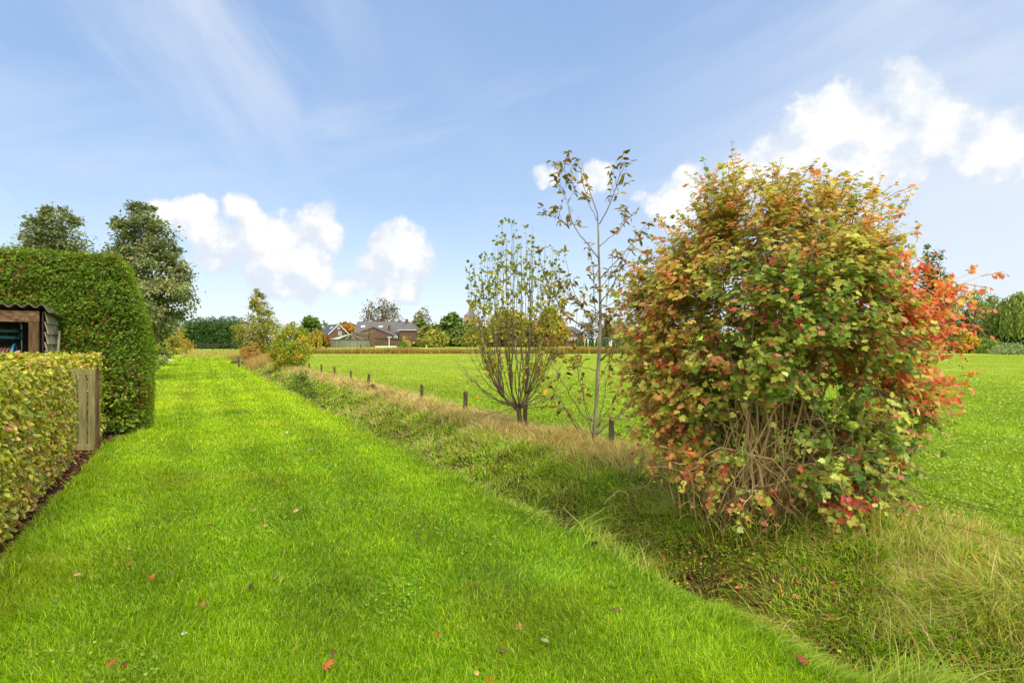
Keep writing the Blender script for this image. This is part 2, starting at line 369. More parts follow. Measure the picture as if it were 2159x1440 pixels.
def unit(v): return v / (np.linalg.norm(v, axis=-1, keepdims=True) + 1e-9)
def leaves_geo(P, Nn, Tp, S, tmpl):
    """P positions, Nn normals, Tp tip directions, S sizes"""
    tv, tf = tmpl; n = len(P)
    Nn = unit(Nn); Tp = unit(Tp - Nn * (Tp * Nn).sum(1, keepdims=True)); Sd = np.cross(Tp, Nn)
    S = np.broadcast_to(np.asarray(S, float), (n,))[:, None, None]
    V = P[:, None, :] + S * (tv[None, :, 0:1] * Sd[:, None] + tv[None, :, 1:2] * Tp[:, None] + tv[None, :, 2:3] * Nn[:, None])
    off = (np.arange(n) * len(tv))[:, None, None]
    F = [(f[None] + off).reshape(-1, f.shape[1]) for f in tf]
    return V.reshape(-1, 3), F
def leaf_mesh(name, P, Nn, Tp, S, C, tmpl, mat, parent=None, org=None, warm=1.0):
    if org is not None: P = P - np.asarray(org)
    V, F = leaves_geo(P, Nn, Tp, S, tmpl)
    return mesh_np(name, V, F, mat, parent, col=np.repeat(C, len(tmpl[0]), axis=0), warm=warm)
def pick(pal, n, wts=None, jit=0.12, g=None):
    g = g or rng
    pal = lin(np.array(pal)); wts = None if wts is None else np.array(wts, float) / np.sum(wts)
    c = pal[g.choice(len(pal), n, p=wts)]
    return c * (1 + g.normal(0, jit, (n, 1))).clip(.45, 1.7) * (1 + g.normal(0, jit * .3, (n, 3)))
def rdir(n, g=None): return unit((g or rng).normal(size=(n, 3)))

def blades(name, P, H, Wd, lean, C, mat, segs=3, curve=1.0, parent=None):
    """P roots (n,3), H lengths, Wd widths, lean (n,2) horizontal displacement at the tip as a share of H"""
    n = len(P); a = rng.random(n) * 2 * pi
    side = np.stack([np.cos(a), np.sin(a), 0 * a], 1)
    ln = np.concatenate([lean, np.zeros((n, 1))], 1)
    mag = np.linalg.norm(lean, axis=1)
    VV = []
    ts = np.linspace(0, 1, segs + 1)
    for t in ts:
        ctr = P + ln * (H * t ** (1 + curve))[:, None]
        ctr[:, 2] += H * (t - 0.42 * np.minimum(mag, 1.5) * t ** 2.2)
        w = Wd * (1 - t ** 1.6) * 0.5 if t < 1 else None
        if t < 1: VV += [ctr - side * w[:, None], ctr + side * w[:, None]]
        else: VV += [ctr]
    m = len(VV); V = np.stack(VV, 1).reshape(-1, 3); off = (np.arange(n) * m)[:, None]
    q = [off + np.array([[2 * i, 2 * i + 1, 2 * i + 3, 2 * i + 2]]) for i in range(segs - 1)]
    t3 = off + np.array([[2 * segs - 2, 2 * segs - 1, 2 * segs]])
    g = np.concatenate([np.repeat([0.62 + 0.38 * 0], 1)])
    return mesh_np(name, V, [np.concatenate(q) if q else np.zeros((0, 4), int), t3], mat, parent, col=np.repeat(C, m, axis=0))

# ------------------------------------------------------------------ the ground
def lawn_left(y):
    return np.interp(y, [0, 9.0, 9.9, 11.4, 12.2, 14, 30, 62], [-1.40, -1.42, -1.0, -0.82, -1.2, -6, -9, -14])
def build_ground():
    us = np.concatenate([[-4500, -2000, -900, -400, -200, -110, -70, -45, -30, -22, -16, -12], np.arange(-9, 2.4, 0.45), np.arange(2.5, 7.2, 0.12), np.arange(7.4, 12, 0.5), [13, 15, 18, 22, 28, 36, 48, 64, 90, 130, 200, 400, 900, 2000, 5200]])
    ys = np.concatenate([[-40, -20, -10, -5], np.arange(-2, 20, 0.2), np.arange(20, 66, 0.6), [70, 76, 84, 95, 110, 130, 160, 200, 260, 350, 500, 800, 1400, 2500, 4500]])
    U, Y = np.meshgrid(us, ys); X = U - KS * Y
    Z = ground_z(X, Y)
    V = np.stack([X, Y, Z], -1).reshape(-1, 3); nu = len(us)
    uc = (us[:-1] + us[1:]) / 2; yc = (ys[:-1] + ys[1:]) / 2
    UC, YC = np.meshgrid(uc, yc)
    reg = np.full(UC.shape, 2)                                    # field
    reg[(UC < 6.4) & (YC < 62)] = 1                               # ditch bank
    reg[(UC < 3.05) & (YC < 62)] = 0                              # lawn
    reg[(UC < lawn_left(YC)) & (YC < 12.2)] = 3                   # soil bed
    xc = UC - KS * YC
    reg[(YC >= 62) & (YC < 130) & (UC < 8)] = 4                   # paddock
    for r, nm, mt, lb in ((0, 'lawn', M['lawn'], 'mown bright green lawn strip'), (1, 'ditch_bank', M['bank'], 'mossy soil bank of the ditch'), (2, 'field', M['field'], 'wide green field'), (3, 'soil_bed', M['soil'], 'brown soil under the hedges'), (4, 'paddock_ground', M['paddock'], 'pale meadow ground beyond the lawn')):
        jj, ii = np.nonzero(reg == r)
        q = np.stack([jj * nu + ii, jj * nu + ii + 1, (jj + 1) * nu + ii + 1, (jj + 1) * nu + ii], 1)
        used, inv = np.unique(q, return_inverse=True)
        o = mesh_np(nm, V[used], [inv.reshape(-1, 4)], mt, smooth=True)
        tag(o, lb, kind='structure')
build_ground()

def scatter(n, y0, y1, power, ufun, fov=1.05, extra=2.0):
    """points with density ~ y^-power inside the widened view; ufun(u, y) -> keep mask"""
    t = rng.random(n); p = 1 - (power - 1)                       # x-range grows with y, so pdf(y) ~ y^(1-power)
    e = 2 - power
    y = (y0 ** e + t * (y1 ** e - y0 ** e)) ** (1 / e) if abs(e) > 1e-3 else y0 * (y1 / y0) ** t
    x = (rng.random(n) * 2 - 1) * (y * 0.9 * fov + extra * 0 + 0.6)
    u = x + KS * y
    k = ufun(u, y)
    return x[k], y[k], u[k]

def build_lawn_grass():
    x, y, u = scatter(1150000, 1.9, 60, 1.95, lambda u, y: (u > lawn_left(y) - 0.02 * rng.random(len(u))) & (u < 3.12) & (u > -9))
    n = len(x); sc = (np.maximum(y, 2.6) / 2.6)
    big = fnoise(x * .55, y * .55 + 4, 3); sm = fnoise(x * 3 + 7, y * 3, 2)
    tuft = sstep(sm, .5, .75)
    edge = sstep(u, lawn_left(y) + .5, lawn_left(y) + .05) * (y < 12)
    H = (0.034 + 0.026 * rng.random(n) + 0.040 * tuft * rng.random(n)) * (1 + .35 * (sc - 1) * .22).clip(1, 2.2) * (1 + .9 * edge)
    Wd = 0.0032 * (1 + rng.random(n) * .5) * sc ** .86
    lean = rng.normal(0, .50, (n, 2)) + (fnoise(x * 2.1, y * 2.1, 2)[:, None] - .5) * np.array([[1.2, .8]])
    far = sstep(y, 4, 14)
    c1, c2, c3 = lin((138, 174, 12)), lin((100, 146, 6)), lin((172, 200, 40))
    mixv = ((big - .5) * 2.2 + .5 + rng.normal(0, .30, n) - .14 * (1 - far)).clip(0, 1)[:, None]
    C = c2 * (1 - mixv) + c1 * mixv
    bright = ((rng.random(n) < .24) * 1.0)[:, None] * .8
    C = C * (1 - bright) + c3 * bright
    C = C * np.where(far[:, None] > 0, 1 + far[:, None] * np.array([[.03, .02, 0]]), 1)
    dull = (sstep(fnoise(x * .9 + 77, y * .9 + 12, 3), .52, .70) * .55 * rng.random(n))[:, None]
    C = C * (1 - dull) + lin((150, 152, 52)) * dull
    yel = (rng.random(n) < .05)
    C[yel] = lin((170, 172, 84)) * (0.8 + .4 * rng.random((yel.sum(), 1)))
    C *= (.74 + .52 * fnoise(x * 1.7 + 31, y * 1.7, 3) + .12 * np.sin(u * 5.6))[:, None]
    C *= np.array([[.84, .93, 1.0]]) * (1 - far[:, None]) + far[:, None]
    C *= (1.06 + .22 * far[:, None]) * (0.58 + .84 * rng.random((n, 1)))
    P = np.stack([x, y, ground_z(x, y) - .004], 1)
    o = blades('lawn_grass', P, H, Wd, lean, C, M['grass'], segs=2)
    tag(o, 'short bright green grass of the mown lawn', 'grass', kind='stuff')
    # low clover and weeds in the lawn
    x, y, u = scatter(30000, 2.2, 16, 1.9, lambda u, y: (u > lawn_left(y) + .1) & (u < 3.0))
    k = fnoise(x * 1.4 + 3, y * 1.4 + 8, 2) > .60; x, y = x[k], y[k]; n = len(x)
    P = np.stack([x, y, ground_z(x, y) + .02 + .015 * rng.random(n)], 1)
    o = leaf_mesh('lawn_weeds', P, np.array([[0, 0, 1.0]]) + rng.normal(0, .35, (n, 3)), rdir(n), .014 + .012 * rng.random(n), pick([(96, 150, 40), (128, 172, 60), (150, 184, 92)], n), ROUND, M['grass'])
    tag(o, 'small round clover leaves among the lawn grass', 'weeds', kind='stuff')
build_lawn_grass()

def build_verge():
    # rough grass of bank and ditch
    def keep(u, y):
        dens = np.interp(u, [2.9, 3.0, 3.3, 3.55, 3.8, 4.3, 4.8, 5.4, 6.2, 6.7], [0, .30, .75, .55, .40, .65, .9, 1, 1, .25])
        x = u - KS * y
        bare = sstep(fnoise(x * .9 + 2, y * .9, 2), .36, .52)                       # gaps of moss and soil
        nearbush = np.exp(-((x - 1.75) ** 2 + (y - 4.75) ** 2) / .28)
        dens = dens * np.where((u > 3.4) & (u < 5.2), .78 + .22 * bare, 1) * (1 - .55 * nearbush)
        dens = dens * np.where(u < 3.45, .25 + 1.0 * sstep(fnoise(x * 2.1 + 7, y * 2.1 + 3, 2), .38, .62), 1)
        return rng.random(len(u)) < dens
    x, y, u = scatter(1500000, 1.6, 60, 1.75, lambda u, y: (u > 2.9) & (u < 6.8) & keep(u, y), fov=1.15)
    n = len(x); sc = np.maximum(y, 3) / 3
    pat = fnoise(x * 1.3, y * 1.3 + 30, 3); pat2 = fnoise(x * .45 + 50, y * .45, 2)
    crest = sstep(u, 5.0, 5.7); lip = sstep(u, 3.45, 3.2)
    straw = (.11 + .66 * crest * sstep(y, 5, 8) + .20 * np.exp(-((x - 3.3) ** 2 + (y - 4.2) ** 2) / .8) + .14 * sstep(pat, .5, .7) + .30 * lip * sstep(y, 13, 20) + .22 * sstep(pat2, .5, .7) * (y > 9) - .05 * lip)
    straw = straw * np.where((lip > .4) & (y < 12), .25, 1)
    isst = rng.random(n) < straw.clip(0, .85)
    H = np.where(isst, .10 + .12 * rng.random(n), .05 + .10 * rng.random(n)) * (.45 + 1.1 * pat) * (1 - .35 * lip * (fnoise(x * 1.1, y * 1.1 + 70, 2) < .5))
    H = H * (1 + .10 * crest * isst)
    lt = sstep(fnoise(x * 1.25 + 13, y * 1.25 + 5, 2), .52, .70) * lip
    H = H * (1 + 1.3 * lt) * (1 + .7 * sstep(fnoise(x * 2.4 + 3, y * 2.4, 2), .58, .75)) * np.where((u > 3.4) & (u < 4.9), .68, 1)
    H = H * (1 + .2 * sstep(y, 12, 36))
    Wd = np.where(isst, .0030, .0048) * (1 + .5 * rng.random(n)) * sc ** .8
    a = fnoise(x * .9 + 11, y * .9, 2) * 4 * pi
    lean = np.stack([np.cos(a), np.sin(a)], 1) * .45 + rng.normal(0, .5, (n, 2))
    lean += lip[:, None] * np.array([[.5, -.1]]) + (1 - lip)[:, None] * np.array([[-.35, -.3]])
    G = pick([(78, 114, 28), (98, 134, 34), (120, 150, 46), (136, 154, 60)], n, [2, 3, 3, 1], .18)
    litg = pick([(92, 124, 30), (108, 138, 40), (124, 148, 66)], n, None, .16)
    G = np.where((lip * (rng.random(n) < .85))[:, None] > .5, litg, G)
    S = pick([(164, 146, 88), (188, 170, 118), (206, 190, 146), (140, 114, 68)], n, [3, 3, 2, 1], .12)
    C = np.where(isst[:, None], S * np.array([1.22, 1.30, 1.60]), G * np.where(lip[:, None] > .4, 1.5, 1.85))
    P = np.stack([x, y, ground_z(x, y) - .01], 1)
    o = blades('verge_grass', P, H, Wd, lean, C, M['rough_grass'], segs=3)
    tag(o, 'rough green and straw coloured grass covering the ditch bank', 'grass', kind='stuff')
    # small leafy weeds and moss cushions
    x, y, u = scatter(160000, 2.0, 30, 1.85, lambda u, y: (u > 3.2) & (u < 6.4), fov=1.15)
    k = fnoise(x * 1.6 + 60, y * 1.6, 2) > .50; x, y, u = x[k], y[k], u[k]; n = len(x)
    P = np.stack([x, y, ground_z(x, y) + .012 + .05 * rng.random(n) * (rng.random(n) < .5)], 1)
    C = pick([(92, 126, 28), (116, 144, 32), (134, 152, 38), (84, 112, 40)], n, [3, 3, 2, 1], .16) * 1.3
    o = leaf_mesh('bank_weeds', P, np.array([[0, 0, 1.0]]) + rng.normal(0, .5, (n, 3)), rdir(n), (.010 + .014 * rng.random(n)) * (np.maximum(y, 3) / 3) ** .6, C, ROUND, M['rough_grass'])
    tag(o, 'low moss and small leafy weeds on the ditch bank', 'weeds', kind='stuff')
    # long dry stalks
    st = []
    for (px, py, Y, L, lx, ly) in [(1240,1100,4.9,.7,-.45,.1),(1300,1130,4.6,.6,-.3,.1),(1330,1125,4.6,.62,-.1,.1),(1500,1215,3.9,.5,-.3,.0),(1640,1260,3.55,.62,-.5,.1),(1660,1300,3.4,.75,-.55,.2),(1730,1330,3.2,.7,-.6,.1),(1745,1310,3.25,.9,-.5,.3),(1990,1320,3.3,.9,-.5,.3),(2090,1410,2.95,.8,-.25,.2),(2120,1430,2.85,.7,-.3,.2),(1560,1230,3.7,.35,-.2,.1),(1420,1180,4.2,.4,-.25,.1),(1110,1010,5.8,.5,-.15,.1),(1040,960,7.5,.5,.1,.1),(850,900,11,.6,.15,.0),(1500,1060,5.2,.5,-.3,.0),(1580,1075,5,.55,-.2,.1),(1480,980,6,.8,-.4,.1),(2000,1230,4,.35,.2,.1),(2060,1250,3.8,.4,.25,.1),(1920,1260,3.6,.4,-.3,.1)]:
        p = W(px, py, Y); st.append((p[0], p[1], L, lx, ly))
    A = np.array(st); rep = 3
    n = len(A) * rep; B = np.repeat(A, rep, 0)
    x = B[:, 0] + rng.normal(0, .05, n); y = B[:, 1] + rng.normal(0, .05, n)
    P = np.stack([x, y, ground_z(x, y)], 1)
    o = blades('dry_stalks', P, B[:, 2] * (.6 + .5 * rng.random(n)), np.full(n, .0042), B[:, 3:5] * (.7 + .6 * rng.random((n, 1))), pick([(196, 176, 130), (176, 150, 100), (214, 200, 162)], n), M['rough_grass'], segs=5, curve=.4)
    tag(o, 'long bleached dry stalks leaning out of the ditch', 'dry grass', kind='stuff')
build_verge()

def build_field_grass():
    x, y, u = scatter(1050000, 2.2, 72, 1.8, lambda u, y: (u > 6.1 + .5 * rng.random(len(u))) , fov=1.1)
    n = len(x); sc = np.maximum(y, 4) / 4
    H = (.05 + .06 * rng.random(n)) * (.7 + .8 * fnoise(x * 1.5, y * 1.5, 2)) * (1 - .45 * sstep(y, 12, 40))
    Wd = .0062 * (1 + .6 * rng.random(n)) * sc ** .85
    lean = rng.normal(0, .65, (n, 2))
    C = pick([(126, 162, 30), (142, 174, 42), (164, 190, 72), (104, 144, 28)], n, [3, 3, 1.6, 1.6], .14)
    C *= (.62 + .76 * fnoise(x * .35, y * .35 + 5, 4))[:, None]
    ylw = sstep(y, 12, 30)[:, None] * .55
    C = C * (1 - ylw) + lin((162, 182, 78)) * ylw
    P = np.stack([x, y, ground_z(x, y) - .005], 1)
    o = blades('field_grass', P, H, Wd, lean, C, M['grass'], segs=2)
    tag(o, 'leafy green grass growing in the field behind the fence', 'grass', kind='stuff')
    x, y, u = scatter(190000, 3.5, 26, 1.8, lambda u, y: (u > 6.8) & (u - KS * y > .8), fov=1.1)
    k = fnoise(x * .9 + 20, y * .9, 2) + .1 * rng.random(len(x)) > .5; x, y = x[k], y[k]; n = len(x)
    P = np.stack([x, y, ground_z(x, y) + .03 + .05 * rng.random(n)], 1)
    o = leaf_mesh('field_clover', P, np.array([[0, -.15, 1.0]]) + rng.normal(0, .45, (n, 3)), rdir(n), (.020 + .020 * rng.random(n)) * (np.maximum(y, 5) / 5) ** .5, pick([(122, 158, 34), (140, 174, 46), (158, 186, 72), (108, 144, 30)], n), OVAL, M['grass'])
    tag(o, 'broad leaved green crop among the field grass', 'crop', kind='stuff')
build_field_grass()

# ------------------------------------------------------------------ hedges
def build_beech():
    H0 = 1.45
    def section(name, label, p0, p1, thick_dir, thick, lo_face, dens, endcap=True, leaf=.053, dark=0):
        """p0->p1: base line of the visible face; thick_dir points into the hedge"""
        p0 = np.array(p0, float); p1 = np.array(p1, float); t = p1 - p0; L = np.linalg.norm(t); t /= L
        nrm = -thick_dir
        root = thing(name, label, 'hedge', (*((p0 + p1) / 2)[:2], 0), 'clipped beech hedges'); org = np.array(root.location)
        Ps = []; Ns = []
        def bulge(s, z): return .07 * (fnoise(s * 2.2 + 5, z * 2.2 + 9, 2) - .5) + .05 * np.sin(np.clip(z / H0, 0, 1) * pi)
        def top(s, w): return H0 - .06 + .10 * (fnoise(s * 1.6, w * 1.6 + 31, 2) - .3)
        for layer, off, dn in ((0, 0, 1.0), (1, .05, .8), (2, .10, .6)):
            n = int(dens * L * H0 * dn)
            s = rng.random(n) * L; z = .06 + rng.random(n) ** .92 * (H0 - .1)
            P = p0 + t * s[:, None] + nrm * (bulge(s, z) - off + rng.normal(0, .022, n))[:, None]; P[:, 2] = z
            rnd = sstep(z, H0 - .16, H0) * .08; P -= nrm * rnd[:, None]
            Ps.append(P); Ns.append(np.tile(nrm, (n, 1)))
            n = int(dens * L * thick * dn * .9)
            s = rng.random(n) * L; w = rng.random(n) * thick
            P = p0 + t * s[:, None] + thick_dir * w[:, None]; P[:, 2] = top(s, w) - off + rng.normal(0, .02, n)
            Ps.append(P); Ns.append(np.tile(ZV, (n, 1)))
            if endcap:
                for e, dv in ((L, t), (0, -t)):
                    n = int(dens * thick * H0 * dn * .8)
                    w = rng.random(n) * thick; z = .06 + rng.random(n) * (H0 - .1)
                    P = p0 + t * e + dv * (rng.normal(0, .03, n) - off)[:, None] + thick_dir * w[:, None]; P[:, 2] = z
                    Ps.append(P); Ns.append(np.tile(dv, (n, 1)))
        P = np.vstack(Ps); Nn = np.vstack(Ns); n = len(P)
        nn = unit(Nn * .9 + rng.normal(0, .55, (n, 3)) + ZV * .35)
        tip = Nn * .35 + rng.normal(0, .7, (n, 3)) - ZV * .35
        zone = fnoise(P[:, 0] * 1.8, P[:, 2] * 1.8 + P[:, 1], 2)
        low = sstep(P[:, 2], .75, .1)
        brown = rng.random(n) < (.07 + .30 * sstep(zone, .52, .75) * .6 + .22 * low)
        C = pick([(164, 172, 48), (190, 188, 72), (136, 156, 44), (206, 194, 92), (108, 134, 44)], n, [3, 3.4, 2.4, 2.6, 1.2], .13)
        Bc = pick([(146, 104, 62), (172, 130, 80), (122, 84, 54), (196, 164, 108)], n, None, .14)
        C = np.where(brown[:, None], Bc, C)
        C = C * 1.12
        leaf_mesh('foliage', P, nn, tip, leaf * (.65 + .6 * rng.random(n)), C, OVAL, M['beech'], root, org, warm=.45)
        b = MB(); c = (p0 + p1) / 2 + thick_dir * thick / 2; c[2] = H0 / 2 - .02
        b.box(c - org, (L / 2 - .08, thick / 2 - .09, H0 / 2 - .1), (t, thick_dir, ZV)); b.build('branches', M['dark_core'], root)
    section('beech_hedge', 'long clipped beech hedge with yellow and brown leaves along the lawn', (-2.58, 2.0, 0), (-5.70, 7.30, 0), -FV, .85, 0, 3000)
    section('beech_hedge', 'short beech hedge behind the wooden gate, in front of the shed', (-7.35, 8.26, 0), (-6.42, 8.77, 0), DV, .35, 0, 2400)
build_beech()

def build_conifer_hedge():
    C0 = np.array([-6.50, 10.15, 0]); L, TH, HT = 5.4, 1.25, 3.13
    root = thing('conifer_hedge', 'tall clipped green conifer hedge behind the small shed', 'hedge', C0); org = C0
    def inset(z): return .40 * np.clip((z - 1.6) / (HT - 1.6), 0, 1) ** 1.4 + .12 * np.clip((z - HT + .12) / .12, 0, 1) ** 2
    Ps = []; Ns = []
    for off, dn in ((0, 1), (.05, .9), (.11, .6)):
        n = int(1900 * L * HT * dn)
        s = rng.random(n) * L; z = .05 + rng.random(n) * (HT - .08)
        bl = .20 * (fnoise(s * 1.6, z * 2.2 + 3, 3) - .5) + .10 * (fnoise(s * 5, z * 7 + 3, 2) - .5)
        P = C0 - FV * (s + inset(z))[:, None] - DV * (bl - off + rng.normal(0, .02, n) - .10 * sstep(z, HT - .25, HT))[:, None]; P[:, 2] = z
        keep = ~((z < 1.5) & (rng.random(n) < .86 * sstep(z, 1.5, .4) * sstep(fnoise(s * 2.2 + 2, z * 2.2, 2), .38, .6)))
        Ps.append(P[keep]); Ns.append(np.tile(-DV, (keep.sum(), 1)))
        n = int(1700 * TH * HT * dn)
        w = rng.random(n) * TH; z = .05 + rng.random(n) * (HT - .05)
        P = C0 - FV * (inset(z) + off - .05 * (fnoise(w * 2, z * 2, 2) - .5) + rng.normal(0, .018, n))[:, None] + DV * w[:, None]; P[:, 2] = z
        Ps.append(P); Ns.append(np.tile(FV, (n, 1)))
        n = int(1300 * L * TH * dn)
        s = .45 + rng.random(n) * (L - .4); w = rng.random(n) * TH
        P = C0 - FV * s[:, None] + DV * w[:, None]; P[:, 2] = HT - off + .05 * (fnoise(s * 2, w * 2, 2) - .5) + rng.normal(0, .018, n)
        Ps.append(P); Ns.append(np.tile(ZV, (n, 1)))
    P = np.vstack(Ps); Nn = np.vstack(Ns); n = len(P)
    nn = unit(Nn * .55 + rng.normal(0, .5, (n, 3)) + ZV * .5)
    tip = Nn * .55 + rng.normal(0, .6, (n, 3)) - ZV * .15
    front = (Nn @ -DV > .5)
    zn = fnoise(P[:, 0] * 1.5 + P[:, 1], P[:, 2] * 1.5, 3)
    C = pick([(86, 120, 28), (106, 138, 34), (66, 96, 24), (128, 154, 48)], n, [3, 3, 2.4, .9], .15)
    lowd = sstep(P[:, 2], 1.3, .2)
    br = rng.random(n) < (.06 + .12 * sstep(zn, .5, .7) + .30 * lowd * sstep(zn, .42, .6))
    C = np.where(br[:, None], pick([(120, 78, 40), (96, 64, 32), (142, 96, 52)], n), C)
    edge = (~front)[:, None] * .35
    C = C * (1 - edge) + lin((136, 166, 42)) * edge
    C = C * 1.12
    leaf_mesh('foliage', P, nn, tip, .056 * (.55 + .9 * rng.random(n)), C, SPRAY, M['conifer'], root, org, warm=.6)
    # broadleaf shoots pushing out at the foot
    q = []
    for _ in range(26):
        s = .15 + rng.random() * 1.6; z = .1 + rng.random() * 1.0
        c = C0 - FV * s - DV * .12 + ZV * z; q.append(c + rng.normal(0, .09, (14, 3)))
    q = np.vstack(q); k = len(q)
    leaf_mesh('shoot_leaves', q, -DV + rng.normal(0, .5, (k, 3)) + ZV * .5, rdir(k), .06 * (.6 + .7 * rng.random(k)), pick([(96, 132, 30), (150, 160, 44), (80, 116, 36)], k), OVAL, M['leaf'], root, org)
    zz = np.linspace(0, HT - .14, 14); poly = [C0 - FV * (inset(z) + .16) + ZV * z for z in zz] + [C0 - FV * (L - .05) + ZV * (HT - .14), C0 - FV * (L - .05)]
    b = MB(); b.prism([p - org + DV * .15 for p in poly], DV * (TH - .3)); b.build('branches', M['conifer_core'], root)
build_conifer_hedge()

# ------------------------------------------------------------------ gate and shed
def build_gate():
    Y = 8.35; x1 = -6.10; top = 1.21
    root = thing('garden_gate', 'weathered slatted wooden gate at the end of the beech hedge', 'gate', (x1 - .25, Y, 0))
    o = np.array(root.location)
    for i in range(4):
        xa = x1 - .105 - i * .145
        b = MB().box(np.array([xa + .0525, Y, .02 + (top - .02) / 2]) - o, (.0525, .020, (top - .02) / 2 - .088)); b.build('slat', M['gate_wood'], root, bevel=.004)
    for z in (top - .045, .065):
        b = MB().box(np.array([x1 - .27, Y, z]) - o, (.272, .0225, .045)); b.build('rail', M['gate_wood'], root, bevel=.004)
    b = MB().box(np.array([x1 + .016, Y + .002, top / 2 + .01]) - o, (.012, .026, top / 2)); b.build('edge_strip', M['post_wood'], root, bevel=.003)
    b = MB().tube([np.array([x1 + .03, Y - .02, .98]) - o, np.array([x1 + .10, Y - .04, 1.0]) - o], .006); b.build('latch', M['tube'], root)
build_gate()

def build_shed():
    A = np.array([(84 - CX) / FPX * 8.75, 8.75, 0])               # front right corner
    root = thing('garden_shed', 'small open wooden lean-to with corrugated roof under the hedge', 'shed', A); ax = (FV, DV, ZV)
    Wd, Dp, ZT = 1.9, .78, 2.08
    loc = lambda a, b, z: FV * a + DV * b + ZV * z               # local to the root
    MB().box(loc(-Wd / 2, 0, ZT - .085), (Wd / 2, .03, .085), ax).build('beam', M['old_wood'], root, bevel=.006)
    for a in (-.065, -Wd + .065):
        MB().box(loc(a, .0, (ZT - .175) / 2), (.06, .05, (ZT - .175) / 2), ax).build('post', M['post_wood'], root, bevel=.005)
    # overlapping side boards, each tilted out at its foot
    n = 13; hh = (ZT - .02) / n
    for k in range(n):
        z0 = k * hh; tilt = .035
        poly = [loc(.055 + tilt, .02, z0 - .012), loc(.055 + tilt + .016, .02, z0 - .012), loc(.066, .02, z0 + hh + .02), loc(.05, .02, z0 + hh + .02)]
        MB().prism(poly, DV * (Dp - .02 + .015 * ((k * 7) % 3))).build('side_board', M['plank'], root)
    MB().box(loc(.038, Dp / 2, ZT / 2), (.010, Dp / 2, ZT / 2 - .01), ax).build('side_backing', M['dark_wood'], root)
    for k in range(9):
        MB().box(loc(-Wd / 2, Dp - .03 - .004 * (k % 2), .115 + k * .225), (Wd / 2 - .02, .012, .108), ax).build('back_board', M['dark_wood'], root)
    MB().bar(loc(.16, Dp * .4, 1.15), loc(.13, Dp * .4 + .36, 1.78), .03, .05).build('brace', M['plank'], root)
    # corrugated sheet, a little fall to the back
    m = 120; V = []; xs = np.linspace(-Wd - .1, .17, m)
    for lay in (0, -.012):
        for j, b_ in enumerate((-.09, Dp + .12)):
            for a in xs:
                drop = .0 if a < .05 else (a - .05) * .9
                V.append(loc(a, b_, ZT + .075 + .026 * sin(a * 2 * pi / .155) + lay - .10 * (b_ / Dp) * .6 - drop))
    F = [];
    for i in range(m - 1):
        F += [(i, i + 1, m + i + 1, m + i), (2 * m + i + 1, 2 * m + i, 3 * m + i, 3 * m + i + 1), (i + 1, i, 2 * m + i, 2 * m + i + 1), (m + i, m + i + 1, 3 * m + i + 1, 3 * m + i)]
    MB().add(V, F).build('roof', M['corrugated'], root, smooth=False)
    # hose cart standing inside the shed
    cx = -.52; hz = .62
    cart = thing('hose_cart', 'hose reel cart with rose hose and steel handle inside the shed', 'hose cart', A + loc(cx, .36, 0))
    q = lambda a, b, z: FV * a + DV * b + ZV * z
    zc = 1.42; r = .19
    hp = [q(-.21, .12, .1), q(-.21, .12, 1.2), q(-.21, .12, 1.86), q(-.19, .12, 1.93), q(-.12, .12, 1.97), q(.12, .12, 1.97), q(.19, .12, 1.93), q(.21, .12, 1.86), q(.21, .12, 1.2), q(.21, .12, .1)]
    MB().tube(hp, .013, 8).build('handle', M['tube'], cart, smooth=True)
    for a in (-.16, .16):
        th = np.linspace(0, 2 * pi, 25)
        b = MB(); b.tube([q(a, -.03 + r * 1.12 * cos(t), zc - .06 + r * 1.12 * sin(t)) for t in th], .018, 6, cap=False)
        for k in range(6): b.bar(q(a, -.03, zc - .06), q(a, -.03 + r * 1.1 * cos(k * pi / 3), zc - .06 + r * 1.1 * sin(k * pi / 3)), .02, .035)
        b.build('flange', M['blue'], cart)
    b = MB(); th = np.linspace(0, 2 * pi * 22, 500)
    b.tube([q(-.145 + .29 * abs(((t / (2 * pi) / 7) % 2) - 1), -.03 + (.13 + .012 * (t // (14 * pi)) ) * cos(t), zc - .06 + (.13 + .012 * (t // (14 * pi))) * sin(t)) for t in th], .0125, 6); b.build('wound_hose', M['hose'], cart, smooth=True)
    b = MB()
    for a in (-.2, .2): b.bar(q(a, .02, .25), q(a, .02, zc - .06), .03, .03)
    b.bar(q(-.22, -.03, zc - .06), q(.22, -.03, zc - .06), .025, .025); b.build('frame', M['tube'], cart)
    MB().tube([q(.22, -.03, zc - .16), q(.33, -.03, zc - .16)], .022, 8).build('crank_grip', M['red'], cart)
    for a in (-.2, .2):
        MB().tube([q(a - .02, .05, .12), q(a + .02, .05, .12)], .12, 16).build('wheel', M['dark_wood'], cart)
    # loose green hose looped over the cart
    b = MB(); th = np.linspace(0, 2 * pi * 4, 160)
    b.tube([q(cx + (.24 + .02 * sin(t * .37)) * cos(t), .36 + .12 * sin(t), 1.655 + (.022 * (t / (2 * pi)) if t < 4 * pi else .10 + .022 * (t / (2 * pi) - 2)) + .012 * sin(2 * t)) for t in th], .011, 6)
    g = b.build('garden_hose', M['teal'], None, smooth=True); g.location = tuple(A)
    tag(g, 'dark green hose looped in a coil above the reel in the shed', 'hose')
build_shed()

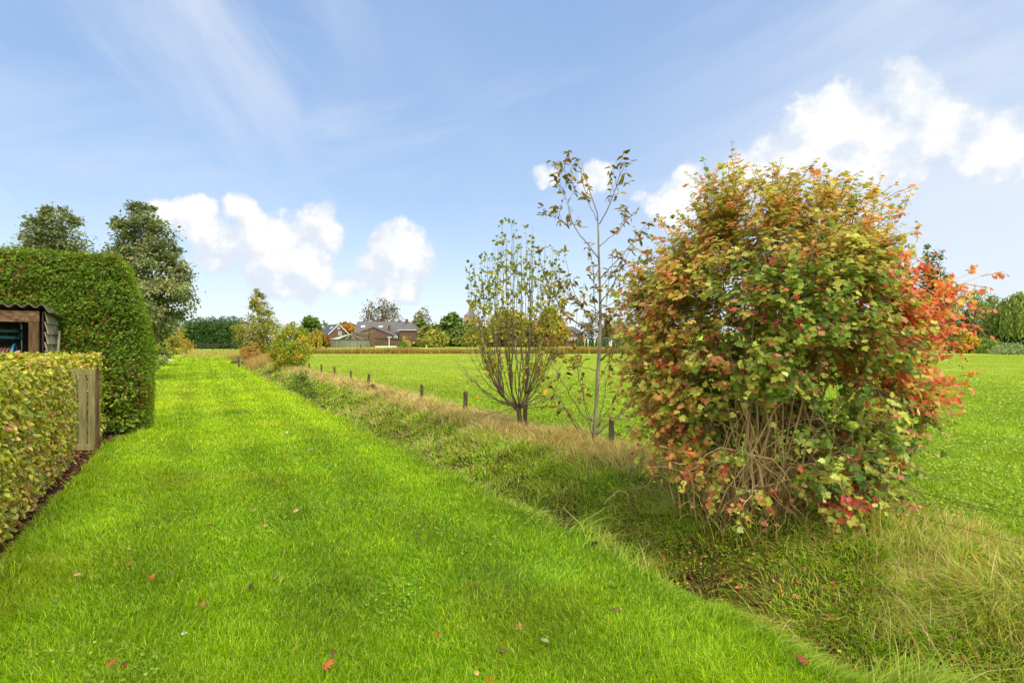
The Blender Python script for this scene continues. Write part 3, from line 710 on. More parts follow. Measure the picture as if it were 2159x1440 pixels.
# ------------------------------------------------------------------ the big autumn bush
def bez(a, c, b, n):
    t = np.linspace(0, 1, n)[:, None]; return (1 - t) ** 2 * a + 2 * t * (1 - t) * c + t * t * b
def build_bush():
    g = np.random.default_rng(21)
    base = np.array([2.48, 5.55, 0.0]); base[2] = ground_z(base[0], base[1]) - .03
    root = thing('autumn_bush', 'large autumn bush with red, orange and green lobed leaves', 'bush', base)
    cen = np.array([2.66, 5.75, 1.58]); rad = np.array([1.62, 1.35, 1.62])
    st = MB(); tw = MB(); LP = []; LN = []; LT = []; LC = []
    pal = {'green': (110, 142, 40), 'dgreen': (84, 122, 44), 'ygreen': (164, 172, 62), 'olive': (156, 148, 50), 'gold': (200, 164, 60), 'orange': (208, 136, 70), 'rorange': (206, 104, 64), 'red': (184, 68, 66), 'pink': (204, 112, 104), 'rose': (188, 130, 88), 'lgreen': (172, 188, 104)}
    names = list(pal); PC = lin(np.array([pal[k] for k in names]))
    def weights(nx, nz, ny):
        w = dict.fromkeys(names, .04)
        top = float(sstep(nz, .25, .7)); rt = float(sstep(nx, .20, .75)) * float(sstep(nz, -.55, -.2)) * (1 - .5 * float(sstep(nz, .6, .9))); lf = float(sstep(nx, -.30, -.8)); lo = float(sstep(nz, -.62, -.85)); ctr = max(0, 1 - max(top, rt, lf))
        w['olive'] += 1.2 * top + .35 * lf + .1; w['gold'] += .75 * top + .4 * rt + .25 * lf; w['orange'] += .6 * top + 1.1 * rt + .42 * lf
        w['rorange'] += .85 * rt + .12 * lf + .08 * ctr; w['red'] += .42 * rt + .10 * lf + .07 * ctr; w['pink'] += .28 * rt + .12 * lf + .12 * ctr + .25 * lo
        w['rose'] += .42 * lf + .22 * ctr + .25 * rt; w['green'] += 1.05 * ctr * (1 - lo) + .25 * lf + .2 * top; w['dgreen'] += .5 * ctr; w['ygreen'] += .95 * ctr + .75 * top + .85 * lf + .25 * rt
        w['lgreen'] += .5 * ctr * float(sstep(nz, .1, -.4)); w['red'] += .35 * lo
        a = np.array([w[k] for k in names]); a = a ** 1.5; return a / a.sum()
    tips = []
    shoots = [W(1395,470,5.5), W(1530,372,5.6), W(1575,385,5.9), W(1690,368,5.6), W(1752,372,5.8), W(1815,395,5.9), W(1845,440,5.5), W(1915,432,5.7), W(1890,470,5.5), W(2085,575,5.6), W(2060,570,5.5), W(2035,640,5.7), W(1295,760,5.5), W(1330,700,5.4), W(1345,640,5.8), W(2030,790,5.5), W(2020,720,5.3), W(1440,500,5.4), W(1640,372,5.5), W(1605,368,5.7), W(1725,360,5.7), W(1785,385,5.6), W(1550,385,5.5), W(1865,455,5.8), W(1500,430,5.6), W(1460,455,5.5), W(1410,480,5.7), W(1945,500,5.6), W(1380,520,5.6), W(1480,480,5.8), W(1350,560,5.9), W(1960,600,5.4),
              W(1370,985,5.2), W(1440,1000,5.0), W(1310,830,5.6), W(1900,1105,4.9), W(1750,1110,4.7), W(1560,1080,4.8), W(1860,1040,4.9), W(1960,960,5.2), W(1985,860,5.3), W(1340,920,5.6), W(1480,1010,5.0), W(1800,1080,4.7), W(1930,1000,5.1), W(1780,1040,4.6), W(1830,1000,4.6), W(1880,980,4.8), W(1850,950,4.6), W(1920,930,4.9), W(1800,960,4.5), W(1760,1000,4.5), W(1900,1060,5.0), W(1950,900,5.0), W(1850,1090,4.9), W(1810,1050,4.9), W(1350,960,5.4), W(1320,880,5.3), W(1390,940,5.1)]
    tips += [(s, 1) for s in shoots]
    while len(tips) < 600:
        v = unit(g.normal(size=3))
        if v[2] < -.80: continue
        an = math.degrees(atan2(v[2], v[0])) % 360
        lump = np.interp(an, [0, 20, 35, 50, 65, 80, 95, 110, 125, 140, 155, 180, 200, 220, 240, 270, 300, 320, 340, 360], [364, 318, 284, 300, 368, 365, 360, 372, 318, 326, 318, 360, 355, 362, 390, 365, 372, 386, 368, 364]) / 368 * (.72 + .52 * fnoise(np.array([an / 15 + 3]), np.array([v[1] * 4 + 4]), 2)[0])
        lump = min(lump, 1.04)
        rr = (g.random() ** .33) if g.random() < .45 else .82 + .18 * g.random()
        p = cen + v * rad * lump * rr * (1.0 + (.16 * g.random() ** 2 if v[2] > .1 else 0))
        if v[2] < 0: p[:2] = cen[:2] + (p[:2] - cen[:2]) * (1.0 - .30 * (-v[2]))
        p[2] = min(p[2], 3.22 - .29 * max(0, 5.75 - p[1]) + .10 * g.random() + .05 * sin(p[0] * 9))
        if p[2] < .22: p[2] = .22 + .2 * g.random()
        # the photo looks through to bare stems low in the middle of the near side
        if p[1] < 5.5 and p[2] < 1.12 and abs(p[0] - (2.28 + .1)) < .55 and g.random() < .93: continue
        tips.append((p, 0))
    mains = []; order = sorted(range(len(tips)), key=lambda q: (0 if tips[q][1] else 1, -np.linalg.norm((tips[q][0] - cen) / rad)))
    for qi, q_ in enumerate(order):
        t, sh = tips[q_]
        if qi < 62:
            b0 = base + np.array([np.clip(g.normal(0, .27), -.6, .55), g.normal(0, .20), 0]); h = t[2] - b0[2]
            c = b0 + np.array([(t[0] - b0[0]) * .22, (t[1] - b0[1]) * .22, max(.45, h * .62)]) + g.normal(0, .06, 3)
            if h < .5: c = b0 + np.array([(t[0] - b0[0]) * .5, (t[1] - b0[1]) * .5, h + .35 + .25 * g.random()])
            P = bez(b0, c, t, 12); P[1:-1] += g.normal(0, .016, (10, 3)); r0 = .006 + .009 * g.random() ** 1.5
            st.tube(P, np.linspace(r0, .0028, 12), 6); mains.append(P)
        else:
            best = None
            for P_ in mains:
                for k_ in (4, 5, 6, 7, 8):
                    p_ = P_[k_]
                    if p_[2] > t[2] + .1: continue
                    d_ = np.linalg.norm(p_ - t) + .12 * g.random()
                    if best is None or d_ < best[0]: best = (d_, P_, k_)
            if best is None: continue
            b0 = best[1][best[2]]; c = b0 + (best[1][best[2] + 1] - b0) * 3.0
            c = b0 + (t - b0) * .4 + unit(c - b0) * .25 * np.linalg.norm(t - b0)
            P = bez(b0, c, t, 12); P[1:-1] += g.normal(0, .012, (10, 3)); st.tube(P, np.linspace(.0045, .0018, 12), 5)
        dirn = unit(P[-1] - P[-3])
        ntw = 13 if not sh else 11
        for k in range(ntw):
            s = ((.50 + .5 * (k + g.random() * .6) / ntw) if qi < 62 else (.25 + .75 * (k + g.random() * .6) / ntw)) if not sh else .52 + .48 * (k + .5) / ntw
            s = min(s, 1.0)
            i = s * 11; i0 = min(int(i), 10); q0 = P[i0] + (P[i0 + 1] - P[i0]) * (i - i0)
            out = unit((q0 - cen) / rad); L = (.14 + .26 * g.random()) * (.7 if sh else 1)
            dv = unit(dirn * .5 + out * .45 + unit(g.normal(size=3)) * .75 + ZV * .12)
            q1 = q0 + dv * L + ZV * -.02
            tw.tube([q0, (q0 + q1) / 2 + g.normal(0, .012, 3), q1], [.003, .0022, .0014], 4, cap=False)
            nx, ny, nz = (q1 - cen) / rad
            if q1[1] < 5.4 and q1[2] < 1.15 and abs(q1[0] - 2.36) < .55 and not sh and g.random() < .62: continue
            wts = weights(nx, nz, ny); main = g.choice(len(names), p=wts)
            nl = g.integers(4, 8)
            for m_ in range(nl):
                f = .25 + .75 * (m_ + 1) / nl
                for sd in (-1, 1):
                    if g.random() < .12: continue
                    pp = q0 + (q1 - q0) * f + g.normal(0, .012, 3)
                    sdv = unit(np.cross(dv, ZV) + 1e-6) * sd
                    LP.append(pp); LT.append(sdv * .8 + dv * .6 - ZV * .35 + g.normal(0, .35, 3)); LN.append(ZV * .75 + out * .55 + g.normal(0, .42, 3))
                    ci = main if g.random() < .74 else g.choice(len(names), p=wts)
                    LC.append(PC[ci] * (1 + g.normal(0, .16)))
    # bare shoots and arching dead canes in front of the stems
    for _ in range(130):
        b0 = base + np.array([g.normal(0.05, .46), g.normal(-.05, .2, ), 0]); a = g.random() * 2 * pi; L = .5 + .9 * g.random()
        t = b0 + np.array([cos(a) * L * .6, sin(a) * L * .45 - .15, L * (.15 + .9 * g.random())])
        c = b0 + np.array([(t[0] - b0[0]) * .35, (t[1] - b0[1]) * .35, .25 + (t[2] - b0[2]) * 1.0])
        P = bez(b0, c, t, 9); P[1:-1] += g.normal(0, .02, (7, 3))
        st.tube(P, np.linspace(.0035 + .003 * g.random(), .0015, 9), 5)
    # low tangle of leafy shoots round the foot
    for _ in range(110):
        a = g.random() * 2 * pi; q = .25 + .75 * sqrt(g.random()); b0 = base + np.array([cos(a) * .75 * q + .08, sin(a) * .55 * q - .12, 0]); b0[2] = ground_z(b0[0], b0[1]) - .02
        t = b0 + np.array([g.normal(.06 * cos(a), .22), g.normal(-.05, .18), .10 + .38 * g.random()]); c = b0 + (t - b0) * .4 + ZV * (.12 + .2 * g.random())
        P = bez(b0, c, t, 8); P[1:-1] += g.normal(0, .018, (6, 3)); st.tube(P, np.linspace(.0034, .0014, 8), 4)
        if g.random() < .5: continue
        for m_ in range(g.integers(4, 11)):
            pp = P[g.integers(3, 8)] + g.normal(0, .03, 3); LP.append(pp); LT.append(g.normal(0, .7, 3) - ZV * .2); LN.append(ZV + g.normal(0, .5, 3))
            LC.append(lin(np.array([(150, 96, 66), (128, 110, 56), (104, 122, 48), (170, 84, 72), (120, 84, 60)][g.choice(5)])) * (1 + g.normal(0, .15)))
    for _ in range(15):
        b0 = base + np.array([g.normal(0.02, .30), g.normal(0, .14), 0]); t = b0 + np.array([g.normal(0, .38), abs(g.normal(0, .3)), 1.1 + .6 * g.random()])
        c = (b0 + t) / 2 + np.array([-(t[0] - b0[0]) * .3, 0, .2])
        P = bez(b0, c, t, 10); P[1:-1] += g.normal(0, .013, (8, 3))
        st.tube(P, np.linspace(.013 + .010 * g.random(), .006, 10), 7)
    st.build('stems', M['bush_stem'], root, smooth=True, org=base)
    tw.build('twigs', M['twig'], root, org=base)
    LP, LN, LT, LC = map(np.array, (LP, LN, LT, LC)); n = len(LP)
    leaf_mesh('leaves', LP, LN, LT, .044 * (.6 + .8 * g.random(n) ** 1.3), np.clip((LC * .85 + LC.mean(1, keepdims=True) * .15) * 1.34, .004, .8), LOBED, M['bush_leaf'], root, base, warm=.40)
    for (px, py, Y) in [(1710, 737, 4.55), (2035, 757, 5.3), (1990, 700, 5.2), (2028, 775, 5.3), (1800, 560, 4.6)]:
        p = W(px, py, Y)
        for k in range(4):
            c = p + g.normal(0, .014, 3)
            MB().tube([c + ZV * z for z in (-.0065, -.0045, 0, .0045, .0065)], [.001, .0048, .0066, .0048, .001], 6).build('berry', M['berry'], root, smooth=True, org=base)
build_bush()

# ------------------------------------------------------------------ young tree with drooping leaves (thin pale trunk)
def build_sapling():
    g = np.random.default_rng(5); Y0 = 9.0
    b0 = W(1252, 948, Y0); b0[2] = ground_z(b0[0], b0[1]) - .03
    root = thing('young_tree', 'slim young tree with pale trunk and sparse drooping brown-green leaves', 'tree', b0)
    tr = MB(); br = MB(); LP = []; LT = []; LN = []; LC = []
    trunk = [(1252, 950), (1254, 900), (1258, 850), (1261, 790), (1264, 740), (1266, 690), (1266, 640), (1265, 590), (1263, 540), (1262, 490), (1260, 450), (1246, 410), (1234, 375), (1226, 338)]
    P = np.array([W(x, y, Y0 + .02 * sin(i * 1.3)) for i, (x, y) in enumerate(trunk)]); P[0][2] = b0[2]
    tr.tube(P, [.040, .034, .031, .029, .027, .025, .022, .019, .016, .013, .010, .008, .005, .0025], 9)
    tr.build('trunk', M['pale_bark'], root, smooth=True, org=b0)
    B = [([(1266,700),(1225,685),(1189,662),(1158,604),(1135,530)], .02), ([(1264,547),(1235,510),(1211,480),(1195,422),(1176,372)], .013), ([(1262,471),(1242,431),(1229,391),(1220,342)], .008), ([(1247,425),(1215,404),(1195,369),(1186,348)], .007), ([(1264,473),(1291,422),(1304,378),(1318,348)], .011),
         ([(1266,587),(1290,560),(1318,533),(1353,480),(1385,462)], .014), ([(1266,640),(1290,605),(1304,582),(1330,525)], .012), ([(1277,742),(1290,710),(1300,675),(1331,627),(1368,590)], .014), ([(1266,760),(1285,742),(1310,735),(1340,727),(1375,700)], .026), ([(1258,915),(1280,895),(1300,878),(1331,855),(1360,835)], .028),
         ([(1256,942),(1282,922),(1310,910),(1349,904)], .016), ([(1250,945),(1224,911),(1202,880),(1178,838),(1155,800)], .022), ([(1255,893),(1224,871),(1193,818),(1170,780),(1150,745)], .016), ([(1258,902),(1291,853),(1309,809),(1316,770)], .013), ([(1262,782),(1224,773),(1189,755),(1170,740)], .010), ([(1264,684),(1242,667),(1211,622),(1189,533)], .012),
         ([(1240,478),(1207,475),(1175,462),(1148,442)], .006), ([(1265,690),(1251,640),(1253,569),(1240,520)], .012), ([(1265,610),(1285,580),(1330,560),(1365,545)], .008), ([(1264,520),(1290,500),(1320,470),(1322,440)], .008), ([(1264,650),(1320,630),(1355,600),(1400,560)], .009), ([(1255,900),(1236,860),(1228,800),(1218,760)], .008), ([(1264,800),(1280,770),(1296,740),(1330,742),(1352,705)], .010), ([(1266,660),(1240,640),(1215,640),(1180,600)], .007)]
    B += [([(1254,940),(1240,880),(1222,800),(1212,720),(1216,650)], .013), ([(1256,940),(1270,860),(1284,790),(1288,700),(1300,640)], .012), ([(1252,940),(1215,890),(1180,850),(1150,840)], .012), ([(1262,760),(1276,690),(1282,610),(1292,540)], .011)]
    olive = [(112, 110, 42), (136, 130, 50), (98, 92, 40), (160, 150, 48), (124, 96, 48)]; brown = [(96, 62, 44), (122, 84, 58), (190, 150, 40), (84, 56, 42)]
    for (pts, r) in B:
        dy = g.normal(0, .42); m = len(pts)
        Q = np.array([W(x, y, Y0 + dy * (i / (m - 1)) ** 1.1) for i, (x, y) in enumerate(pts)])
        # resample smoothly
        t = np.linspace(0, m - 1, 3 * m); Qs = np.stack([np.interp(t, range(m), Q[:, k]) for k in range(3)], 1); Qs[1:-1] = (Qs[:-2] + 2 * Qs[1:-1] + Qs[2:]) / 4
        Qs[1:-1] += g.normal(0, .008, (len(Qs) - 2, 3))
        br.tube(Qs, np.linspace(r * .74, .0026, len(Qs)), 6)
        low = pts[-1][1] > 740
        for k in range(7):
            s = .35 + .65 * g.random(); i = int(s * (len(Qs) - 2)); q0 = Qs[i]; L = .12 + .25 * g.random()
            dv = unit(unit(Qs[min(i + 2, len(Qs) - 1)] - Qs[i]) * .7 + unit(g.normal(size=3)) * .8 + ZV * .25); q1 = q0 + dv * L
            br.tube([q0, (q0 + q1) / 2 + g.normal(0, .01, 3), q1], [.0036, .0028, .0018], 4, cap=False)
            nl = g.integers(1, 4) if low else g.integers(3, 8)
            for j in range(nl):
                f = .3 + .7 * (j + 1) / nl
                LP.append(q0 + (q1 - q0) * f + g.normal(0, .01, 3)); hv = unit(g.normal(size=3) * np.array([1, 1, .3]))
                LT.append(hv * .8 - ZV * (.15 + .6 * g.random())); LN.append(ZV * .7 + g.normal(0, .5, 3))
                LC.append(pick(brown if low and g.random() < .75 else olive, 1, None, .2, g)[0])
        for j in range(8):
            LP.append(Qs[-1] + g.normal(0, .03, 3)); LT.append(unit(Qs[-1] - Qs[-3]) + g.normal(0, .6, 3)); LN.append(ZV + g.normal(0, .5, 3)); LC.append(pick(olive, 1, None, .2, g)[0])
    br.build('branches', M['twig'], root, smooth=True, org=b0)
    n = len(LP)
    leaf_mesh('leaves', np.array(LP), np.array(LN), np.array(LT), .105 * (.6 + .7 * g.random(n)), np.array(LC), T_oval(.22, .10, .22), M['leaf'], root, b0)
build_sapling()

def build_multistem():
    g = np.random.default_rng(9); Y0 = 10.6
    b0 = W(1098, 905, Y0); b0[2] = ground_z(b0[0], b0[1]) - .03
    root = thing('multistem_tree', 'vase shaped multi-stemmed young tree with small yellow-green leaves', 'tree', b0)
    tr = MB(); br = MB(); LP = []; LT = []; LN = []; LC = []
    fork = W(1094, 862, Y0)
    tr.tube([b0, b0 + (fork - b0) * .35, fork + np.array([0, 0, -.02]), fork + np.array([0, 0, .05])], [.060, .052, .048, .036], 9)
    for (px, py) in ((1062, 838), (1080, 830), (1108, 835)): tr.tube([fork - ZV * .03, (fork + W(px, py, Y0)) / 2 + np.array([0, g.normal(0, .03), -.02]), W(px, py, Y0)], [.034, .026, .021], 7)
    tr.tube([b0 + np.array([.10, .03, 0]), W(1110, 870, Y0), W(1112, 835, Y0)], [.030, .024, .019], 7)
    tr.build('trunk', M['bark'], root, smooth=True, org=b0)
    starts = [W(1062, 838, Y0), W(1080, 830, Y0), W(1108, 835, Y0), W(1112, 835, Y0), fork]
    pxs = []
    N_ = 60
    for i in range(N_):
        t = -1 + 2 * (i + .5) / N_ + g.normal(0, .03); ring = g.random()
        depth = sqrt(max(0, 1 - min(1, t * t))) * (g.random() * 2 - 1)
        rr = sqrt(t * t * .9 + depth * depth * .8)
        topy = 452 + 120 * abs(t) ** 1.8 + 40 * abs(depth) ** 2 + abs(g.normal(0, 35))
        tip = W(1088 + 108 * t, topy, Y0 + .95 * depth)
        s0 = starts[0] if t < -.35 else starts[1] if t < .0 else starts[2] if t < .5 else starts[3]
        if g.random() < .15: s0 = fork
        c = s0 + np.array([(tip[0] - s0[0]) * .85, (tip[1] - s0[1]) * .85, (tip[2] - s0[2]) * .30])
        P = bez(s0, c, tip, 14); P[1:-1] += g.normal(0, .014, (12, 3))
        br.tube(P, np.linspace(.0046 + .006 * g.random() ** 1.5 + (.0045 if abs(t) < .45 else 0), .002, 14), 5)
        for k in range(11):
            s = .22 + .78 * g.random(); j = int(s * 12); q0 = P[j]; L = .10 + .35 * g.random() * (1.2 - s)
            dv = unit(unit(P[j + 1] - P[j]) * 1.0 + unit(g.normal(size=3)) * .55); q1 = q0 + dv * L
            br.tube([q0, (q0 + q1) / 2 + g.normal(0, .008, 3), q1], [.0034, .0026, .0016], 4, cap=False)
            for m_ in range(g.integers(0, 3) + (2 if s > .6 else 0)):
                LP.append(q0 + (q1 - q0) * (.3 + .7 * g.random()) + g.normal(0, .015, 3)); LT.append(g.normal(0, .6, 3) - ZV * .5); LN.append(g.normal(0, .6, 3) + ZV * .5 - np.array([0, .3, 0]))
                hi = q0[2] > 2.3  # upper leaves get darker greens: their backlit tone is painted into the colour
                LC.append(pick([(108, 124, 44), (128, 142, 48), (146, 154, 54)] if hi and g.random() < .8 else [(136, 158, 52), (160, 172, 56), (176, 168, 50), (112, 136, 44)], 1, None, .16, g)[0])
        for m_ in range(7):
            j = 13 - g.integers(0, 3); LP.append(P[j] + g.normal(0, .03, 3)); LT.append(g.normal(0, .6, 3) - ZV * .3); LN.append(g.normal(0, .6, 3) + ZV * .5); LC.append(pick([(108, 124, 44), (128, 142, 48), (116, 128, 48)], 1, None, .16, g)[0])
    # low spreading whips
    for (px, py, dy) in [(962, 760, -.4), (950, 748, .3), (985, 700, .1), (975, 770, .5), (1010, 880, -.3), (1200, 745, -.2), (1225, 800, .2), (1190, 700, .4), (1000, 650, -.3), (990, 800, .2), (1210, 850, -.2), (1045, 905, -.2), (1180, 770, .5), (965, 690, .3), (1205, 640, .2), (1020, 740, -.6), (1150, 730, -.6)]:
        tip = W(px, py, Y0 + dy); s0 = fork + np.array([0, 0, .03 * g.random()])
        c = s0 + np.array([(tip[0] - s0[0]) * .6, (tip[1] - s0[1]) * .6, (tip[2] - s0[2]) * .22])
        P = bez(s0, c, tip, 11); P[1:-1] += g.normal(0, .012, (9, 3)); br.tube(P, np.linspace(.011, .002, 11), 5)
        for k in range(6):
            j = 3 + g.integers(0, 7); q0 = P[j]; dv = unit(unit(P[j + 1] - P[j]) + unit(g.normal(size=3)) * .7); q1 = q0 + dv * (.1 + .3 * g.random())
            br.tube([q0, (q0 + q1) / 2, q1], [.003, .0022, .0014], 4, cap=False)
            if g.random() < .5:
                LP.append(q1); LT.append(g.normal(0, .6, 3) - ZV * .5); LN.append(g.normal(0, .6, 3) + ZV * .5); LC.append(pick([(170, 178, 56), (190, 176, 60)], 1, None, .15, g)[0])
    br.build('branches', M['twig'], root, smooth=True, org=b0)
    n = len(LP); leaf_mesh('leaves', np.array(LP), np.array(LN), np.array(LT), .082 * (.55 + .6 * g.random(n)), np.array(LC), ROUND, M['leaf'], root, b0)
build_multistem()

# ------------------------------------------------------------------ fence posts and wire
def build_fence():
    U = 6.25
    spec = [(1290, 882, 0, .041, 'fence post beside the slim pale-trunked young tree'), (1108, 852, 0, .043, 'fence post touching the multi-stemmed tree trunk'), (980, 825, .03, .052, 'fence post left of the multi-stemmed tree in straw grass'),
            (890, 811, 0, .045, 'fence post just right of the leaning broken post'), (808, 806, -.62, .050, 'broken fence post leaning far over in the grass'), (777, 789, .04, .055, 'thick fence post just left of the leaning broken post'),
            (740, 781, 0, .042, 'thin fence post, second to the left of the leaning post'), (706, 773, 0, .045, 'fence post halfway between the round bush and the leaning post'), (678, 768, 0, .045, 'fence post second to the right of the round yellow-green bush'), (653.5, 766, -.05, .05, 'fence post at the right foot of the round yellow-green bush'),
            (632, 762, 0, .045, 'fence post half hidden in front of the round yellow-green bush'), (561, 749, -.06, .045, 'nearest of the small far posts left of the round bush'), (552.5, 742, 0, .045, 'upright far post between two tilted far posts'), (548, 744, -.16, .045, 'far post tilted to the left by the orange reeds'), (543.5, 737, 0, .045, 'farthest dark post beside the orange reed clump')]
    pts = []
    for (px, py, tilt, r, lb) in spec:
        k = KS + (px - CX) / FPX
        Y = U / k
        if px == 1290: Y = 8.56
        if px == 1108: Y = 11.1
        if px == 808: Y = 18.2
        x = (px - CX) / FPX * Y; zt = EYE - (py - HY) / FPX * Y
        if px == 808: zt = .36
        zb = float(ground_z(x, Y)) - .25
        h = zt - zb; b = MB()
        n = 9; ring = [(cos(2 * pi * i / n), sin(2 * pi * i / n)) for i in range(n)]
        zs = [0, h * .4, h * .8, h - .012, h]; rs = [r * 1.04, r, r * .98, r * .95, r * .72]
        P = np.array([[0, 0, z] for z in zs]) + np.array([[.006 * sin(px + i), .006 * cos(px * 2 + i), 0] for i in range(5)])
        b.tube(P, rs, n)
        o = b.build('fence_post', M['post'], smooth=False); o.location = (x, Y, zb); o.rotation_euler = (0, tilt, px)
        if tilt: o.rotation_euler = (0, tilt, 0)
        tag(o, lb, 'fence post', 'low wooden posts of the field fence')
        if px != 808: pts.append(np.array([x - .02, Y - r, zt - .05]))
    # thick mossy post in the bush
    x, Y = 3.21, 5.0; zb = float(ground_z(x, Y)) - .25
    b = MB(); b.tube([(0, 0, 0), (.004, 0, .3), (-.004, 0, .55), (0, 0, .66), (0, 0, .68)], [.088, .084, .08, .076, .055], 12)
    o = b.build('fence_post', M['mossy']); o.location = (x, Y, zb); tag(o, 'thick mossy post under the right side of the big bush', 'fence post', 'low wooden posts of the field fence')
    for j, (zo, lb) in enumerate(((0, 'upper rusty barbed wire strand along the field fence'), (-.20, 'lower rusty barbed wire strand along the field fence'))):
        Q = [np.array([4.5, 2.7, .40 + zo]), np.array([3.19, 4.93, .39 + zo])] + [p + np.array([0, 0, zo]) for p in pts[:10]]
        b = MB(); L = []
        for a, c in zip(Q[:-1], Q[1:]):
            for t in np.linspace(0, 1, 7)[:-1]: L.append(a + (c - a) * t - ZV * .05 * 4 * t * (1 - t))
        L.append(Q[-1]); b.tube(L, .0018, 4)
        for i in range(0, 42, 1):
            k = i * .75; i0 = int(k)
            if i0 + 1 < len(L):
                c = L[i0] + (L[i0 + 1] - L[i0]) * (k - i0); d = rng.normal(0, .014, 3); b.bar(c - d, c + d, .003, .003)
        o = b.build('barbed_wire', M['wire']); tag(o, lb, 'wire', 'barbed wire of the field fence')
build_fence()

# ------------------------------------------------------------------ trees, shrubs
def crown_tree(name, label, cat, base, crown_z0, height, radius, profile, clumps, per, lsize, pal, wts=None, group=None, seed=0, trunk_r=.1, clump_r=.16, flat=.8, mat=None, tmpl=None, up=.4, bark='bark', droop=0, lean=0, shell=.6, limbs=True, depth=1.0):
    """profile: (height share, radius share) pairs of the crown outline; clumps of leaves on limbs"""
    g = np.random.default_rng(1000 + seed); base = np.array(base, float)
    root = thing(name, label, cat, base, group)
    ch = height - crown_z0; pr = np.array(profile)
    zz = g.random(clumps * 6); acc = g.random(clumps * 6) < np.interp(zz, pr[:, 0], pr[:, 1]) ** 1.3 + .03
    zz = zz[acc][:clumps]; m = len(zz)
    a = g.random(m) * 2 * pi; rr = np.where(g.random(m) < shell, .72 + .28 * g.random(m), np.sqrt(g.random(m)) * .8)
    lump = .85 + .35 * (fnoise(a * 1.3 + seed, zz * 4 + seed, 2) - .4)
    R_ = np.interp(zz, pr[:, 0], pr[:, 1]) * radius * rr * lump
    Cn = np.stack([R_ * np.cos(a) + lean * zz * ch, R_ * np.sin(a) * depth, crown_z0 + zz * ch], 1)
    rc = clump_r * radius * (.6 + .8 * g.random(m)) * (.5 + .5 * np.interp(zz, pr[:, 0], pr[:, 1]))
    t = MB(); th = crown_z0 + ch * .72
    tp = np.array([[0, 0, -.2], [.02 * radius, 0, th * .3], [-.02 * radius + lean * .2 * ch, 0, th * .65], [lean * .6 * ch, 0, th]])
    t.tube(tp, [trunk_r * 1.25, trunk_r, trunk_r * .7, trunk_r * .25], 8)
    if limbs:
        for i in range(0, m, max(1, m // 46)):
            zf = min(th * .95, max(crown_z0 * .7 + .05 * ch, Cn[i, 2] - .35 * np.linalg.norm(Cn[i, :2]) - .12 * ch)); p0 = np.array([np.interp(zf, tp[:, 2], tp[:, 0]), 0, zf])
            P = bez(p0, (p0 + Cn[i]) / 2 + np.array([0, 0, -.06 * ch]), Cn[i], 6); t.tube(P, np.linspace(trunk_r * .36, trunk_r * .06, 6), 5, cap=False)
    t.build('trunk', M[bark], root, smooth=True)
    k = np.repeat(np.arange(m), per); n = len(k)
    off = g.normal(size=(n, 3)) * np.array([1, 1, flat]) * .52
    P = Cn[k] + off * rc[k][:, None]
    if droop: P[:, 2] -= droop * g.random(n) ** 1.5 * np.linalg.norm(P[:, :2], axis=1) / radius
    P[:, 2] = np.maximum(P[:, 2], .05)
    out = unit(P - np.array([0, 0, crown_z0 + ch * .45])); nn = out * .5 + ZV * up + g.normal(0, .55, (n, 3)); tipd = out * .5 + g.normal(0, .7, (n, 3)) - ZV * (.25 + droop)
    cl = pick(pal, m, wts, .14, g)
    C = cl[k] * .55 + pick(pal, n, wts, .14, g) * .45
    leaf_mesh('crown', P, nn, tipd, lsize * (.55 + .8 * g.random(n)), np.clip(C * 1.42, .003, .7), tmpl or TUFT, mat or M['far_leaf'], root, warm=.6)
    return root
def G0(px, Y): return np.array([(px - CX) / FPX * Y, Y, 0.0])
def zat(py, Y): return EYE - (py - HY) / FPX * Y
ROUNDP = [(0, .45), (.2, .85), (.45, 1), (.7, .85), (.9, .5), (1, .15)]
OVALP = [(0, .55), (.2, .92), (.4, 1), (.6, .82), (.8, .5), (1, .08)]
PEAR = [(0, .35), (.12, .7), (.28, 1), (.45, .95), (.6, .84), (.75, .72), (.88, .56), (.96, .36), (1, .15)]
BUSHP = [(0, .8), (.2, 1), (.5, .95), (.75, .72), (1, .25)]
grn = [(86, 112, 54), (106, 130, 62), (72, 98, 48)]; oli = [(108, 114, 58), (130, 130, 66), (92, 100, 52)]; yel = [(144, 144, 60), (162, 152, 64), (122, 128, 56)]; orn = [(160, 116, 60), (144, 112, 56), (126, 118, 56)]; brn = [(90, 80, 60), (106, 92, 66), (80, 74, 54)]

GA = 'broad garden trees behind the tall hedge'
crown_tree('garden_tree', 'dense dark olive tree rising right of the tall hedge', 'tree', G0(312, 24), 1.7, zat(432, 24), 1.85, PEAR, 260, 90, .14, [(94, 108, 68), (116, 128, 84), (134, 144, 102), (76, 88, 56)], None, GA, 1, .16, .20, .8, M['leaf'], OVAL, lean=-.05)
crown_tree('garden_tree', 'dark olive treetop showing above the left part of the tall hedge', 'tree', G0(120, 25), 1.7, zat(440, 25), 1.9, PEAR, 250, 90, .14, [(94, 108, 68), (116, 128, 84), (134, 144, 102), (76, 88, 56)], None, GA, 2, .16, .20, .8, M['leaf'], OVAL)
crown_tree('garden_tree', 'smaller yellow-olive tree behind the tall hedge edge', 'tree', G0(345, 38), .8, zat(645, 38), 1.35, OVALP, 90, 40, .15, yel + [(134, 132, 66)], None, GA, 3, .07, .22, .8, M['leaf'], OVAL)
crown_tree('shrub', 'rounded orange and olive shrub in front of the dark conifer row', 'shrub', G0(371, 75), 0, zat(697, 75), 2.1, BUSHP, 60, 40, .2, orn + [(150, 140, 50)], None, 'garden shrubs beyond the hedge', 4, .06, .25)
